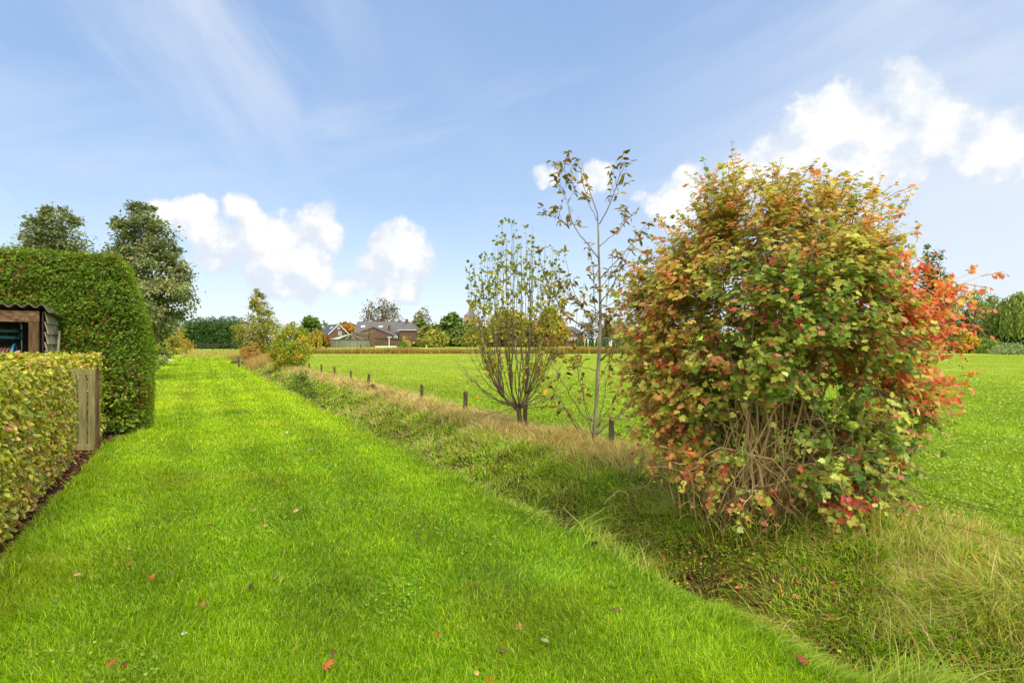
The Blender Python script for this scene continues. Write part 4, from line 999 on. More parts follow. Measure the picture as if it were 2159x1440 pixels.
crown_tree('shrub', 'light green variegated shrub against the tall hedge edge', 'shrub', G0(326, 30), .1, zat(672, 30), .75, OVALP, 60, 40, .09, [(120, 146, 58), (168, 184, 116), (92, 122, 46)], None, 'garden shrubs beyond the hedge', 5, .03, .25, .8, M['leaf'], OVAL)
crown_tree('shrub', 'dark green low shrub beside the small yellow sapling', 'shrub', G0(342, 52), 0, zat(712, 52), .95, BUSHP, 50, 40, .11, [(64, 92, 36), (84, 112, 44), (110, 126, 60)], None, 'garden shrubs beyond the hedge', 6, .03, .25)
crown_tree('shrub', 'grey-green clipped mound at the lawn border', 'shrub', G0(340, 47), 0, zat(736, 47), .55, BUSHP, 40, 40, .08, [(112, 124, 108), (140, 150, 132), (92, 108, 84)], None, 'garden shrubs beyond the hedge', 7, .02, .3)
crown_tree('shrub', 'bright green leafy perennial at the lawn border', 'shrub', G0(333, 41), 0, zat(741, 41), .50, BUSHP, 40, 30, .12, [(72, 124, 40), (96, 150, 56)], None, 'garden shrubs beyond the hedge', 8, .02, .3, .8, M['leaf'], OVAL)
crown_tree('shrub', 'low brownish-red shrub beside the grey mound', 'shrub', G0(351, 52), 0, zat(740, 52), .5, BUSHP, 30, 30, .09, [(120, 96, 66), (140, 112, 78)], None, 'garden shrubs beyond the hedge', 9, .02, .3)
crown_tree('young_tree', 'small yellow-leaved sapling standing on the far lawn', 'tree', G0(366, 57), .7, zat(712, 57), .75, OVALP, 40, 26, .11, [(176, 164, 66), (156, 152, 62), (190, 180, 92)], None, None, 10, .025, .26, .9, M['leaf'], OVAL)
b = MB()
p = G0(357, 49)
b.add([(-.55, -.12, .02), (.3, -.16, .02), (.62, 0, .03), (.3, .2, .02), (-.5, .2, .02), (-.35, -.04, .20), (.05, .02, .17), (.42, .0, .09)], [(0, 1, 6, 5), (1, 2, 7, 6), (2, 3, 7), (3, 4, 5, 6), (3, 6, 7), (4, 0, 5), (0, 4, 3, 2, 1)])
o = b.build('border_stone', noise_mat('pale_stone', [(170, 160, 146), (206, 198, 186)], 5, bump=.4)); o.location = tuple(p); tag(o, 'pale flat stone lying at the far left edge of the lawn', 'stone')

# mid-distance trees on the fence line
crown_tree('field_tree', 'upright olive-yellow tree with ragged top on the fence line', 'tree', G0(547, 52), .5, zat(608, 52), 2.25, [(0, .75), (.2, 1), (.42, .95), (.55, .72), (.7, .55), (.85, .32), (1, .10)], 190, 46, .17, [(108, 120, 50), (130, 138, 56), (146, 144, 58), (88, 102, 44), (140, 126, 50)], None, None, 12, .09, .18, .9, M['leaf'], OVAL, shell=.5)
crown_tree('field_shrub', 'round yellow-green and orange bush growing over the fence posts', 'bush', G0(613, 35.5), .12, zat(684, 35.5), 1.36, [(0, .8), (.18, 1), (.4, .98), (.65, .86), (.85, .6), (1, .2)], 210, 56, .105, [(116, 146, 44), (142, 158, 48), (168, 156, 52), (172, 128, 54), (96, 124, 38)], [3, 3, 2, 1, 2.2], None, 13, .07, .19, .9, M['leaf'], OVAL, shell=.7)
crown_tree('field_shrub', 'low rusty orange bush left of the round bush by far posts', 'bush', G0(530, 50), 0, zat(722, 50), .95, BUSHP, 60, 40, .11, [(150, 124, 60), (140, 128, 58), (126, 128, 56), (172, 136, 92)], None, None, 14, .04, .24, .8, M['leaf'], OVAL)
crown_tree('weed_shrub', 'dark green bramble at the lawn edge beside the orange-tinted short post', 'bush', G0(498, 42), 0, zat(762, 42), .55, BUSHP, 40, 34, .085, [(76, 104, 38), (98, 124, 44), (64, 88, 34)], None, None, 15, .02, .28, .8, M['leaf'], OVAL)
crown_tree('weed_shrub', 'leafy dark green weed clump in the ditch below the field posts', 'bush', G0(636, 19.4) - np.array([0, 0, .3]), 0, .95, .5, BUSHP, 46, 34, .06, [(84, 112, 36), (108, 134, 44), (68, 94, 32)], None, None, 16, .012, .28, .8, M['leaf'], OVAL)
b = MB().tube([(0, 0, 0), (.01, 0, .5), (0, 0, .78), (0, 0, .8)], [.055, .052, .05, .035], 8); o = b.build('fence_post', M['post_wood']); o.location = tuple(G0(503.5, 36) - np.array([0, 0, .1])); tag(o, 'short orange-brown post beside the dark green bramble', 'fence post', 'low wooden posts of the field fence')

# pale tall grasses and reeds
def build_reeds():
    n = 42000
    y = 79 + 6.5 * rng.random(n); px = 640 + 760 * rng.random(n); x = (px - CX) / FPX * y
    hh = .30 + .95 * fnoise(x * .16, y * 0 + 3, 3) + .25 * rng.random(n)
    C = pick([(148, 128, 68), (168, 150, 92), (130, 112, 58), (178, 164, 118), (122, 130, 56)], n, [3, 3, 2, 2, 2.5], .12)
    o = blades('reeds', np.stack([x, y, ground_z(x, y)], 1), hh * 1.0, np.full(n, .07), rng.normal(0, .45, (n, 2)), C, M['rough_grass'], segs=2)
    tag(o, 'tawny strip of reeds across the far end of the field', 'reeds', kind='stuff')
    n = 9000
    y = 58 + 66 * rng.random(n) ** 1.2; px = 385 + 170 * rng.random(n); x = (px - CX) / FPX * y
    k = fnoise(x * .25, y * .12, 2) > .40; x, y = x[k], y[k]; n = len(x)
    C = pick([(150, 156, 86), (176, 176, 122), (136, 152, 60), (156, 140, 90)], n, None, .12)
    o = blades('meadow_grass', np.stack([x, y, 0 * x], 1), .16 + .5 * rng.random(n) * fnoise(x * .3, y * .3, 2), np.full(n, .06), rng.normal(0, .3, (n, 2)), C, M['rough_grass'], segs=2)
    tag(o, 'pale tall meadow grass beyond the end of the lawn', 'grass', kind='stuff')
    # straw clump at the far end of the ditch
    n = 5200
    y = 42 + 14 * rng.random(n); u = 3.4 + 3.2 * rng.random(n); x = u - KS * y
    C = pick([(178, 166, 124), (190, 140, 110), (160, 148, 100), (150, 144, 84)], n, [3, .6, 3, 2], .12)
    o = blades('straw_clumps', np.stack([x, y, ground_z(x, y)], 1), .5 + .7 * rng.random(n) * fnoise(x * .7, y * .4, 2), np.full(n, .032), rng.normal(0, .3, (n, 2)), C, M['rough_grass'], segs=2)
    tag(o, 'tall straw clumps at the far end of the ditch', 'dry grass', kind='stuff')
build_reeds()

# dark conifer windbreak and the rail fence before it
def build_windbreak():
    Y = 140; xl, xr = (380 - CX) / FPX * Y, (510 - CX) / FPX * Y; h = zat(681, Y)
    root = thing('conifer_row', 'dense dark green conifer windbreak behind the rail fence', 'hedge', ((xl + xr) / 2, Y, 0)); org = np.array(root.location)
    n = 9000; x = xl + (xr - xl) * rng.random(n); z = rng.random(n) * h
    s = (x - xl) / (xr - xl); z = z * (1 - .35 * np.exp(-s * 9)) + .0
    y = Y + (rng.random(n) - .5) * 2.6 - .6 * fnoise(x * .6, z * .6, 2)
    P = np.stack([x, y, z], 1)
    T = []
    for xx in np.arange(xl + .3, xr, .62):
        zt = h * (1 - .3 * math.exp(-(xx - xl) / (xr - xl) * 9)); k = 46; t = rng.random(k)
        T.append(np.stack([xx + t * .5 + rng.normal(0, .20, k) * (1 - t), Y + rng.normal(0, .3, k), zt - .6 + t * (1.5 + .5 * rng.random())], 1))
    P = np.vstack([P] + T); n = len(P)
    C = pick([(44, 74, 40), (56, 90, 48), (34, 58, 32), (72, 106, 56)], n, [3, 3, 2, 1], .14) * 1.5
    leaf_mesh('foliage', P, np.array([[0, -.7, .5]]) + rng.normal(0, .5, (n, 3)), np.array([[.4, -.2, .7]]) + rng.normal(0, .4, (n, 3)), .75 * (.6 + .7 * rng.random(n)), C, SPRAY, M['conifer'], root, org)
    MB().box((0, .4, h * .42), ((xr - xl) / 2 - .6, .8, h * .42)).build('branches', M['conifer_core'], root)
    Y = 112; root = thing('rail_fence', 'dark wooden post and rail fence across the paddock', 'fence', G0(450, Y)); org = np.array(root.location)
    a, c = G0(345, Y) - org, G0(560, Y) - org
    for z in (1.2, .72): MB().bar(a + ZV * z, (c if z > 1 else G0(462, Y) - org) + ZV * z, .05, .2).build('rail', M['rail'], root)
    for px in (360, 399, 424, 449, 472, 486, 496, 513, 540): MB().box(G0(px, Y) - org + np.array([0, .08, .62]), (.08, .05, .62)).build('post', M['rail'], root)
build_windbreak()

# ------------------------------------------------------------------ far buildings
def gable_block(root, c, axis, L, Wd, eave, ridge, wall='brick', roof='roof', over=.25, both=True):
    """c: centre of the front gable's foot, axis: horizontal direction the ridge runs to; local coordinates"""
    ax = np.array([axis[0], axis[1], 0.0]); ax /= np.linalg.norm(ax); sd = np.array([ax[1], -ax[0], 0]); c = np.asarray(c, float)
    pts = [c - sd * Wd / 2, c + sd * Wd / 2, c + sd * Wd / 2 + ZV * eave, c + ZV * ridge, c - sd * Wd / 2 + ZV * eave]
    MB().prism(pts, ax * L).build('wall', M[wall], root)
    sl = (ridge - eave) / (Wd / 2); b = MB(); up = .16
    for s in (-1, 1):
        e = c + sd * s * (Wd / 2 + over) + ZV * (eave - sl * over); r = c + ZV * ridge
        q = [e - ax * over, r - ax * over, r + ax * (L + over), e + ax * (L + over)]
        b.prism([p + ZV * .03 for p in q], ZV * up)
    return b.build('roof', M[roof], root), ax, sd
def window(root, p, right, w, h, mat='pane', frame='white'):
    """p centre on the wall, right: unit vector along the wall, facing -cross"""
    nrm = np.cross(right, ZV); b = MB(); t = .12
    for s in (-1, 1):
        b.box(p + right * s * w / 2, (t / 2, .07, h / 2 + t / 2), (right, nrm, ZV)); b.box(p + ZV * s * h / 2, (w / 2 - t / 2, .068, t / 2), (right, nrm, ZV))
    b.box(p, (.035, .06, h / 2 - t / 2), (right, nrm, ZV))
    f = b.build('window', M[frame], root)
    MB().box(p, (w / 2 - t / 2, .02, h / 2 - t / 2), (right, nrm, ZV)).build('pane', M[mat], f)
def skylight(roofobj, p, u, v, n, w, h): MB().box(p + n * .05, (w / 2, h / 2, .06), (u, v, n)).build('skylight', M['skylight'], roofobj)

def build_farm():
    D = 205.0
    # gabled brick house
    gl, gr, ap = (693.5 - CX) / FPX * D, (735 - CX) / FPX * D, 0
    fc = np.array([(gl + gr) / 2, D, 0]); root = thing('brick_house', 'brown brick gabled house with white verges left of the farmhouse', 'house', fc)
    axis = np.array([-.60, .80]); ev, rg = zat(704, D), zat(684.5, D)
    rf, ax, sd = gable_block(root, (0, 0, 0), axis, 10, 7.0, ev, rg, over=.3, roof='darkroof')
    b = MB()
    for s in (-1, 1): b.bar(sd * s * 3.85 + ZV * (ev - .25) - ax * .34, ZV * (rg + .14) - ax * .34, .12, .28)
    b.build('verge_board', M['white'], root)
    window(root, ZV * zat(703, D) + sd * .5 - ax * .08, sd, 1.05, 1.3)
    b = MB(); th = np.linspace(0, 2 * pi, 17); b.tube([ZV * zat(692, D) - ax * .06 + sd * (.45 * cos(t)) + ZV * .45 * sin(t) for t in th], .08, 5, cap=False); f = b.build('window', M['white'], root)
    MB().tube([ZV * zat(692, D) - ax * .05, ZV * zat(692, D) + ax * .02], .42, 16).build('pane', M['pane'], f)
    nl = unit(-sd * (rg - ev) + ZV * 3.5); vv = unit(np.cross(nl, ax))
    for k in (3, 4.2): skylight(rf, -sd * 1.3 + ax * k + ZV * (rg - 1.3 * (rg - ev) / 3.5 + .12), ax, vv, nl, .8, 1.2)
    # farmhouse: long main roof, front wing and hipped end block
    c = np.array([(803 - CX) / FPX * D, D, 0]); root = thing('farmhouse', 'long brown farmhouse with grey tiled roof and hipped right end', 'farmhouse', c)
    xl, xr = (749 - CX) / FPX * D - c[0], (858 - CX) / FPX * D - c[0]; rg = zat(678, D)
    rf, ax, sd = gable_block(root, (xl, 4.5, 0), (1, 0), xr - xl, 11, zat(701, D), rg)
    b = MB()
    # wing
    D2 = -7.5
    wx = lambda px: (px - CX) / FPX * (D + D2) - c[0]
    poly = [(wx(752), D2, 0), (wx(829), D2, 0), (wx(829), D2, zat(707, D + D2)), (wx(788), D2, zat(690.5, D + D2)), (wx(752), D2, zat(704, D + D2))]
    MB().prism(poly, (1.6, 10, 0)).build('wall', M['brick'], root)
    b = MB(); e = np.array([1.7, 10.4, 0])
    b.prism([np.array([wx(831), D2 - .3, zat(708, D + D2)]), np.array([wx(788), D2 - .3, zat(690, D + D2)]), np.array([wx(788), D2 - .3, zat(690, D + D2) + .2]), np.array([wx(831), D2 - .3, zat(708, D + D2) + .2])], e)
    b.prism([np.array([wx(787.9), D2 - .3, zat(690, D + D2)]), np.array([wx(750), D2 - .3, zat(705, D + D2)]), np.array([wx(750), D2 - .3, zat(705, D + D2) + .2]), np.array([wx(787.9), D2 - .3, zat(690, D + D2) + .2])], e)
    b.build('wing_roof', M['roof'], root)
    # hipped end
    D3 = -5.0; hx = lambda px: (px - CX) / FPX * (D + D3) - c[0]
    x0, x1 = hx(842), hx(877); y0, y1 = D3, 9.0; ez = zat(696, D + D3)
    MB().box(((x0 + x1) / 2, (y0 + y1) / 2, ez / 2), ((x1 - x0) / 2, (y1 - y0) / 2, ez / 2)).build('wall', M['brick'], root)
    q = [(x0 - .4, y0 - .4, ez + .01), (x1 + .4, y0 - .4, ez + .01), (x1 + .4, y1 + .4, ez + .01), (x0 - .4, y1 + .4, ez + .01), ((x0 + x1) / 2, y0 + 3.6, zat(678, D + D3)), ((x0 + x1) / 2, y1 - 3.6, zat(678, D + D3))]
    hr = MB().add(q, [(0, 1, 4), (1, 2, 5, 4), (2, 3, 5), (3, 0, 4, 5), (3, 2, 1, 0)]).build('hipped_roof', M['roof'], root)
    MB().bar((x0 - .45, y0 - .45, ez), (x1 + .45, y0 - .45, ez), .16, .2).build('gutter', M['white'], root)
    for (px, py, y, w) in ((821, 686, -1.0, .8), (858, 673, 1.0, .9), (843, 675, 4.5, .8)):
        z = zat(py, D + y); MB().box(((px - CX) / FPX * (D + y) - c[0], y, z - 1.6), (w / 2, w / 2, 1.6)).build('chimney', M['brick'], root)
    nl = unit(np.array([0, -(rg - zat(701, D)), 5.5])); vv = unit(np.cross(nl, np.array([1.0, 0, 0])))
    for px, py in ((803, 690.5), (766, 689.5)):
        z = zat(py, D + .5); y = 4.5 - 5.5 * (rg - z) / (rg - zat(701, D)); skylight(rf, np.array([(px - CX) / FPX * (D + y) - c[0], y, z + .2]), np.array([1.0, 0, 0]), vv, nl, 1.5, 1.2)
    window(root, np.array([wx(822), D2 - .05, zat(713, D + D2)]), np.array([1.0, 0, 0]), 1.2, 1.0)
    window(root, np.array([hx(836) + .3, D2 + .2 , zat(711.5, D + D2)]), np.array([1.0, 0, 0]), 1.3, 1.0)
    # slurry tank with sagging cover
    Dt = 176; c = G0(738, Dt); root = thing('round_tank', 'round grey concrete tank with a half collapsed pale cover', 'tank', c)
    r = 41 / FPX * Dt; h = zat(717, Dt); n = 40
    b = MB()
    for i in range(n):
        a0, a1 = 2 * pi * i / n + .008, 2 * pi * (i + 1) / n - .008; rr = r * (1 + .004 * (i % 3))
        b.prism([(rr * cos(a0), rr * sin(a0), 0), (rr * cos(a1), rr * sin(a1), 0), ((rr - .25) * cos(a1), (rr - .25) * sin(a1), 0), ((rr - .25) * cos(a0), (rr - .25) * sin(a0), 0)], (0, 0, h - .06 * (i % 2)))
    b.build('panels', M['concrete'], root)
    th = np.linspace(0, 2 * pi, n + 1)
    MB().tube([(r * 1.02 * cos(t), r * 1.02 * sin(t), h + .12) for t in th], .13, 6, cap=False).build('rim', M['teal'], root)
    pz = zat(704, Dt); MB().tube([(.2, 0, 0), (.2, 0, pz)], .22, 8).build('pole', M['barn'], root)
    V = [(.2, 0, pz)]; F = []; k = 22
    for i in range(k + 1):
        a = R(95) + R(150) * i / k
        for s, zz in ((.45, .52), (1.0, 0)): V.append((r * s * cos(a) * .99, r * s * sin(a) * .99, h + .15 + (pz - h) * zz - .12 * (i % 2)))
    for i in range(k): F += [(0, 1 + 2 * i, 3 + 2 * i), (1 + 2 * i, 2 + 2 * i, 4 + 2 * i, 3 + 2 * i)]
    mo = MB().add(V, F).build('cover', M['membrane'], root); s_ = mo.modifiers.new('thickness', 'SOLIDIFY'); s_.thickness = .06
    b = MB()
    for a in (200, 225, 250, 275, 300, 330): b.bar((.2, 0, pz - .05), (r * cos(R(a)), r * sin(R(a)), h + .15), .08, .08)
    b.build('ribs', M['membrane'], root)
    MB().bar((.2, 0, pz), ((775 - 738) / FPX * Dt, 1, pz + .35), .16, .16).build('boom', M['tube'], root)
    MB().bar((-r - .35, -.4, 0), (-r - .35, -.4, h + .8), .25, .25).build('ladder_post', M['white'], root)
    # low timber barn
    Db = 188; xl, xr = (791 - CX) / FPX * Db, (844 - CX) / FPX * Db; c = np.array([(xl + xr) / 2, Db, 0]); root = thing('timber_barn', 'low dark timber barn with flat roof in front of the farmhouse', 'barn', c); hw = (xr - xl) / 2; h = zat(712.5, Db)
    MB().prism([(-hw, 0, .5), (hw, 0, .5), (hw, 0, h - .35), (-hw, 0, h)], (0, 3.2, 0)).build('wall', M['barn'], root)
    MB().box((0, 1.6, .25), (hw - .05, 1.55, .25)).build('plinth', M['white'], root)
    MB().prism([(-hw - .3, -.3, h + .01), (hw + .3, -.3, h - .36), (hw + .3, -.3, h - .16), (-hw - .3, -.3, h + .21)], (0, 3.8, 0)).build('roof', M['darkroof'], root)
    # church
    Dc = 380; c = G0(993, Dc); root = thing('church', 'distant brick church tower with slender grey spire', 'church', c); tw = 13 / FPX * Dc
    MB().box((0, 0, zat(667, Dc) / 2), (tw, tw, zat(667, Dc) / 2)).build('tower', M['stone'], root)
    z0, z1 = zat(667, Dc), zat(638, Dc); t4 = [(-tw, -tw), (tw, -tw), (tw, tw), (-tw, tw)]
    zm = z0 + (z1 - z0) * .30
    MB().add([(x * 1.08, y * 1.08, z0) for x, y in t4] + [(x * .42, y * .42, zm) for x, y in t4] + [(0, 0, z1)], [(0, 1, 5, 4), (1, 2, 6, 5), (2, 3, 7, 6), (3, 0, 4, 7), (4, 5, 8), (5, 6, 8), (6, 7, 8), (7, 4, 8)]).build('spire', M['slate'], root)
    for s in (-.45, .45): MB().box((s * tw, -tw - .02, z0 - 5), (tw * .16, .1, 2.2)).build('belfry_window', M['dark_wood'], root)
    # second house
    D = 232; c = G0(1206, D); root = thing('brick_house', 'dark brick house with grey hipped roof behind the small conifers', 'house', c); X = lambda px: (px - 1206) / FPX * D
    ez, rz = zat(703, D), zat(687.7, D)
    MB().box(((X(1186) + X(1231)) / 2, 5, ez / 2), ((X(1231) - X(1186)) / 2, 4.2, ez / 2)).build('wall', M['brick'], root)
    x0, x1 = X(1184), X(1232.5); MB().add([(x0, .4, ez), (x1, .4, ez), (x1, 9.6, ez), (x0, 9.6, ez), (X(1188), 5, rz), (X(1212), 5, rz)], [(0, 1, 5, 4), (1, 2, 5), (2, 3, 4, 5), (3, 0, 4), (3, 2, 1, 0)]).build('hipped_roof', M['roof'], root)
    gw = X(1219) - X(1193.5); rf, ax, sd = gable_block(root, (X(1206), -1.5, 0), (0, 1), 6, gw, zat(708, D), zat(696.5, D), over=.3)
    for px in (1199, 1206, 1213): window(root, np.array([X(px), -1.56, zat(714.5, D)]), np.array([1.0, 0, 0]), .9, 1.1)
    window(root, np.array([X(1206), -1.56, zat(703.5, D)]), np.array([1.0, 0, 0]), .5, .6)
    # long low building
    D = 215; c = G0(1308, D); root = thing('low_building', 'long low dark building with flat roof behind the small conifers', 'building', c); hw = 36 / FPX * D; h = zat(714.5, D)
    MB().box((0, 3, h / 2), (hw, 3, h / 2)).build('wall', M['darkroof'], root)
    MB().box((0, 3, h + .26), (hw + .5, 3.5, .25)).build('roof', M['roof'], root)
    MB().box((-hw * .62, -.04, h * .45), (1.2, .05, h * .4)).build('door', M['white'], root)
build_farm()

# dyke: a long grassy embankment far behind
b = MB(); D = 360
b.prism([(0, D, -.2), (0, D + 22, zat(699.5, D)), (0, D + 30, zat(699.5, D)), (0, D + 55, -.2)], (150, 0, 0))
o = b.build('dyke_hill', M['field']); o.location = (60, 0, 0); tag(o, 'green grassy dyke in the far distance', kind='structure')

FT = 'trees around the distant farm'
S = [  # label, px, D, crown base py, top py, half width px, profile, palette, clumps, per
    ('round bare-branched brown tree towering behind the farmhouse roof', 806, 238, 700, 633, 38, ROUNDP, brn, 120, 18),
    ('round green tree left of the gabled brick house', 656, 235, 722, 667, 19, ROUNDP, grn, 70, 24),
    ('thin pale treetop between the green tree and the gabled house', 688, 240, 722, 674, 11, OVALP, oli, 40, 10),
    ('orange autumn tree peeking out behind the gabled house', 729, 236, 725, 680, 22, ROUNDP, orn, 70, 24),
    ('tall loose olive tree right of the farmhouse', 891, 222, 715, 648, 24, OVALP, oli, 90, 18),
    ('dense dark green tree touching the farmhouse right end', 884, 214, 728, 674, 16, BUSHP, grn, 60, 26),
    ('rounded pale green tree in front of the dark trees', 900, 190, 731, 692, 15, BUSHP, [(124, 132, 72), (104, 116, 60), (140, 144, 84)], 60, 26),
    ('pale yellow-green spreading bush right of the farmhouse lawn', 917, 182, 732, 696, 20, BUSHP, [(134, 136, 66), (116, 124, 58), (150, 146, 76)], 60, 26),
    ('wide dark green tree left of the church', 954, 210, 728, 662, 28, ROUNDP, grn, 110, 24),
    ('dark mid green tree in front of the church tower', 985, 205, 729, 683, 26, BUSHP, grn + oli, 80, 24),
    ('dull olive tree right of the church tower', 1018, 208, 729, 690, 25, BUSHP, oli, 80, 24),
    ('large yellow-green tree behind the multi-stemmed young tree', 1070, 195, 730, 655, 34, ROUNDP, yel + oli, 110, 24),
    ('olive tree between the yellow tree and the amber tree', 1115, 200, 730, 676, 24, BUSHP, oli, 80, 24),
    ('large amber-yellow tree left of the dark brick house', 1160, 195, 730, 656, 32, ROUNDP, yel + orn, 110, 24),
    ('bare-branched brown tree right of the dark brick house', 1248, 235, 715, 655, 27, ROUNDP, brn, 70, 16),
    ('olive thicket between the tall loose tree and the wide dark tree', 925, 226, 729, 683, 20, BUSHP, oli + grn, 80, 26),
    ('yellowish low tree under the church tower', 1000, 196, 730, 700, 20, BUSHP, oli + yel, 70, 26),
    ('low dark thicket left of the large yellow-green tree', 1042, 202, 730, 688, 20, BUSHP, grn, 70, 26),
    ('brownish cone shaped tree beside the long low building', 1284, 240, 724, 670, 15, [(0, 1), (.3, .85), (.6, .55), (1, .08)], brn + oli, 70, 24),
]
for i, (lb, px, D, py0, py1, hw, pr, pal, cl, per) in enumerate(S):
    sparse = 'bare' in lb or 'thin' in lb or 'loose' in lb
    crown_tree('tree', lb, 'tree', G0(px, D), max(0, zat(py0, D)), zat(py1, D), hw / FPX * D * 1.22, pr, cl, per + (0 if sparse else 8),   .75 if sparse else 1.25, pal, None, FT, 40 + i, .5 if 'towering' in lb else .28, .24, .8, shell=.75 if sparse else .6)
for i, (lb, px, py1, hw) in enumerate((('hazy grey-green far tree at the left end of the dyke', 1306, 681, 13), ('hazy grey-green far tree over the middle of the dyke', 1326, 683, 13), ('hazy grey-green far tree at the right end of the dyke', 1347, 685, 14))):
    crown_tree('tree', lb, 'tree', G0(px, 430), 3, zat(py1, 430), hw / FPX * 430, ROUNDP, 50, 20, 1.3, [(128, 132, 104), (112, 118, 92)], None, 'far trees on the dyke', 70 + i, .5, .3)  # distance haze is put into the greyed leaf colours
def weeping(name, label, px, D, py0, py1, hw, pal, strands, seed, group=None, ls=.4):
    g = np.random.default_rng(seed); base = G0(px, D); h = zat(py1, D); r = hw / FPX * D
    root = thing(name, label, 'tree', base, group); t = MB(); tp = np.array([[0, 0, -.2], [.1, 0, h * .3], [0, .1, h * .6], [0, 0, h * .85]])
    t.tube(tp, [.035 * h, .028 * h, .02 * h, .006 * h], 8); LP = []; LT = []; LN = []; LC = []
    for i in range(strands):
        a = g.random() * 2 * pi; q = sqrt(g.random()); p = np.array([r * q * cos(a), r * q * sin(a), h * (1 - .30 * q ** 2) * (.82 + .18 * g.random())])
        if i % 6 == 0: t.tube(bez(np.array([0, 0, h * .45]), np.array([p[0] * .4, p[1] * .4, p[2] * 1.0]), p, 6), np.linspace(.012 * h, .002 * h, 6), 5, cap=False)
        L = (p[2] - max(0, zat(py0, D))) * (.35 + .6 * g.random()); c = pick(pal, 1, None, .16, g)[0]; k = max(5, int(L / (ls * .36)))
        for j in range(k):
            s = j / k; LP.append(p + np.array([cos(a), sin(a), 0]) * (.12 * r * s) - ZV * L * s + g.normal(0, .05 * r * .5, 3) * np.array([1, 1, .6])); LT.append(np.array([0, 0, -1.0]) + g.normal(0, .25, 3)); LN.append(np.array([cos(a), sin(a), .3]) + g.normal(0, .4, 3)); LC.append(c * (1 + g.normal(0, .12)))
    t.build('trunk', M['bark'], root, smooth=True)
    n = len(LP); leaf_mesh('crown', np.array(LP), np.array(LN), np.array(LT), ls * (.7 + .6 * g.random(n)), np.clip(np.array(LC) * 1.3, .004, .7), NARROW, M['far_leaf'], root)
weeping('willow_tree', 'small weeping yellow-green tree left of the round tank', 668, 150, 738, 692, 19, [(120, 116, 52), (142, 128, 58), (98, 100, 46)], 170, 3, FT, .6)
crown_tree('tree', 'short reddish tree beside the small weeping tree', 'tree', G0(687, 152), .6, zat(704, 152), 1.7, ROUNDP, 50, 20, .45, [(136, 100, 62), (120, 104, 58)], None, FT, 90, .1, .26)
crown_tree('tree', 'thin twiggy bare tree in front of the farmhouse wing', 'tree', G0(778, 184), .6, zat(692, 184), 3.4, ROUNDP, 70, 6, .32, [(120, 100, 76), (136, 116, 84)], None, FT, 91, .1, .26)
crown_tree('shrub', 'small yellow shrub at the right end of the timber barn', 'shrub', G0(856, 178), 0, zat(708, 178), 2.0, OVALP, 40, 10, .4, [(160, 150, 60), (140, 140, 60)], None, 'shrubs by the distant farm', 92, .07, .26)
crown_tree('shrub', 'round dark green shrub at the foot of the timber barn', 'shrub', G0(850, 172), 0, zat(723, 172), 1.7, BUSHP, 30, 20, .4, grn, None, 'shrubs by the distant farm', 93, .07, .3)
crown_tree('shrub', 'dark low hedge bush below the farmhouse right end', 'shrub', G0(884, 200), 0, zat(714, 200), 2.6, BUSHP, 40, 24, .5, [(58, 78, 44), (70, 92, 50)], None, 'shrubs by the distant farm', 94, .07, .3)

# little conifers in a row
def build_small_conifers():
    g = np.random.default_rng(77); proto = None; D = 168
    for i, px in enumerate([1209, 1216, 1223, 1230, 1237, 1244, 1251, 1258, 1275, 1282, 1293, 1300, 1308, 1314, 1322, 1330, 1338, 1346, 1354]):
        h = zat(715.5, D) + g.normal(0, .12); loc = G0(px, D + g.normal(0, .5))
        if proto is None:
            n = 260; z = g.random(n) ** 1.2; a = g.random(n) * 2 * pi; r = .50 * (1 - z) ** .55 * (.75 + .3 * g.random(n))
            P = np.stack([r * np.cos(a), r * np.sin(a), z * 2.5], 1)
            proto = thing('small_conifer', 'small dark green conifer in the row beyond the reeds', 'conifer', loc, 'row of small conifers beyond the field')
            leaf_mesh('crown', P, np.stack([np.cos(a), np.sin(a), .3 + 0 * a], 1) + g.normal(0, .3, (n, 3)), np.array([[0, 0, 1.0]]) + g.normal(0, .3, (n, 3)), .34 * (.6 + .7 * g.random(n)), pick([(52, 88, 44), (68, 104, 52), (42, 72, 38)], n, None, .14, g), TUFT, M['conifer'], proto)
            MB().tube([(0, 0, -.1), (0, 0, 2.0)], [.07, .02], 6).build('trunk', M['bark'], proto)
            r_ = proto
        else:
            r_ = proto.copy(); COL.objects.link(r_)
            for ch in proto_children: c = ch.copy(); COL.objects.link(c); c.parent = r_
        if proto is r_: proto_children = list(o for o in COL.objects if o.parent == proto)
        r_.location = tuple(loc); s = h / 2.55; r_.scale = (s * (.9 + .25 * g.random()),) * 2 + (s,); r_.rotation_euler = (0, 0, g.random() * 6)
build_small_conifers()

# right-hand trees
RT = 'trees at the right edge of the field'
POP = [(0, .5), (.15, .9), (.4, 1), (.65, .75), (.85, .42), (1, .06)]
for i, (px, top, hw, lb) in enumerate(((1912, 518, 9, 'narrow poplar tip showing left of the others above the bush'), (1956, 519, 15, 'middle narrow poplar rising behind the big bush'), (1976, 517, 19, 'right narrow poplar behind the red side of the bush'), (1998, 572, 13, 'shorter narrow poplar at the right of the poplar group'))):
    D = 118; crown_tree('poplar_tree', lb, 'tree', G0(px, D), 1.5, zat(top, D), hw / FPX * D * 1.25, POP, 130, 22, .50, [(84, 98, 54), (104, 114, 64), (68, 82, 46)], None, RT, 100 + i, .25, .34, 1.6)
crown_tree('tree', 'loose green tree between the poplars and the willow', 'tree', G0(2058, 96), 1.5, zat(612, 96), 4.3, ROUNDP, 150, 30, .36, [(92, 116, 56), (112, 134, 66), (76, 100, 48), (150, 150, 80)], None, RT, 110, .25, .2)
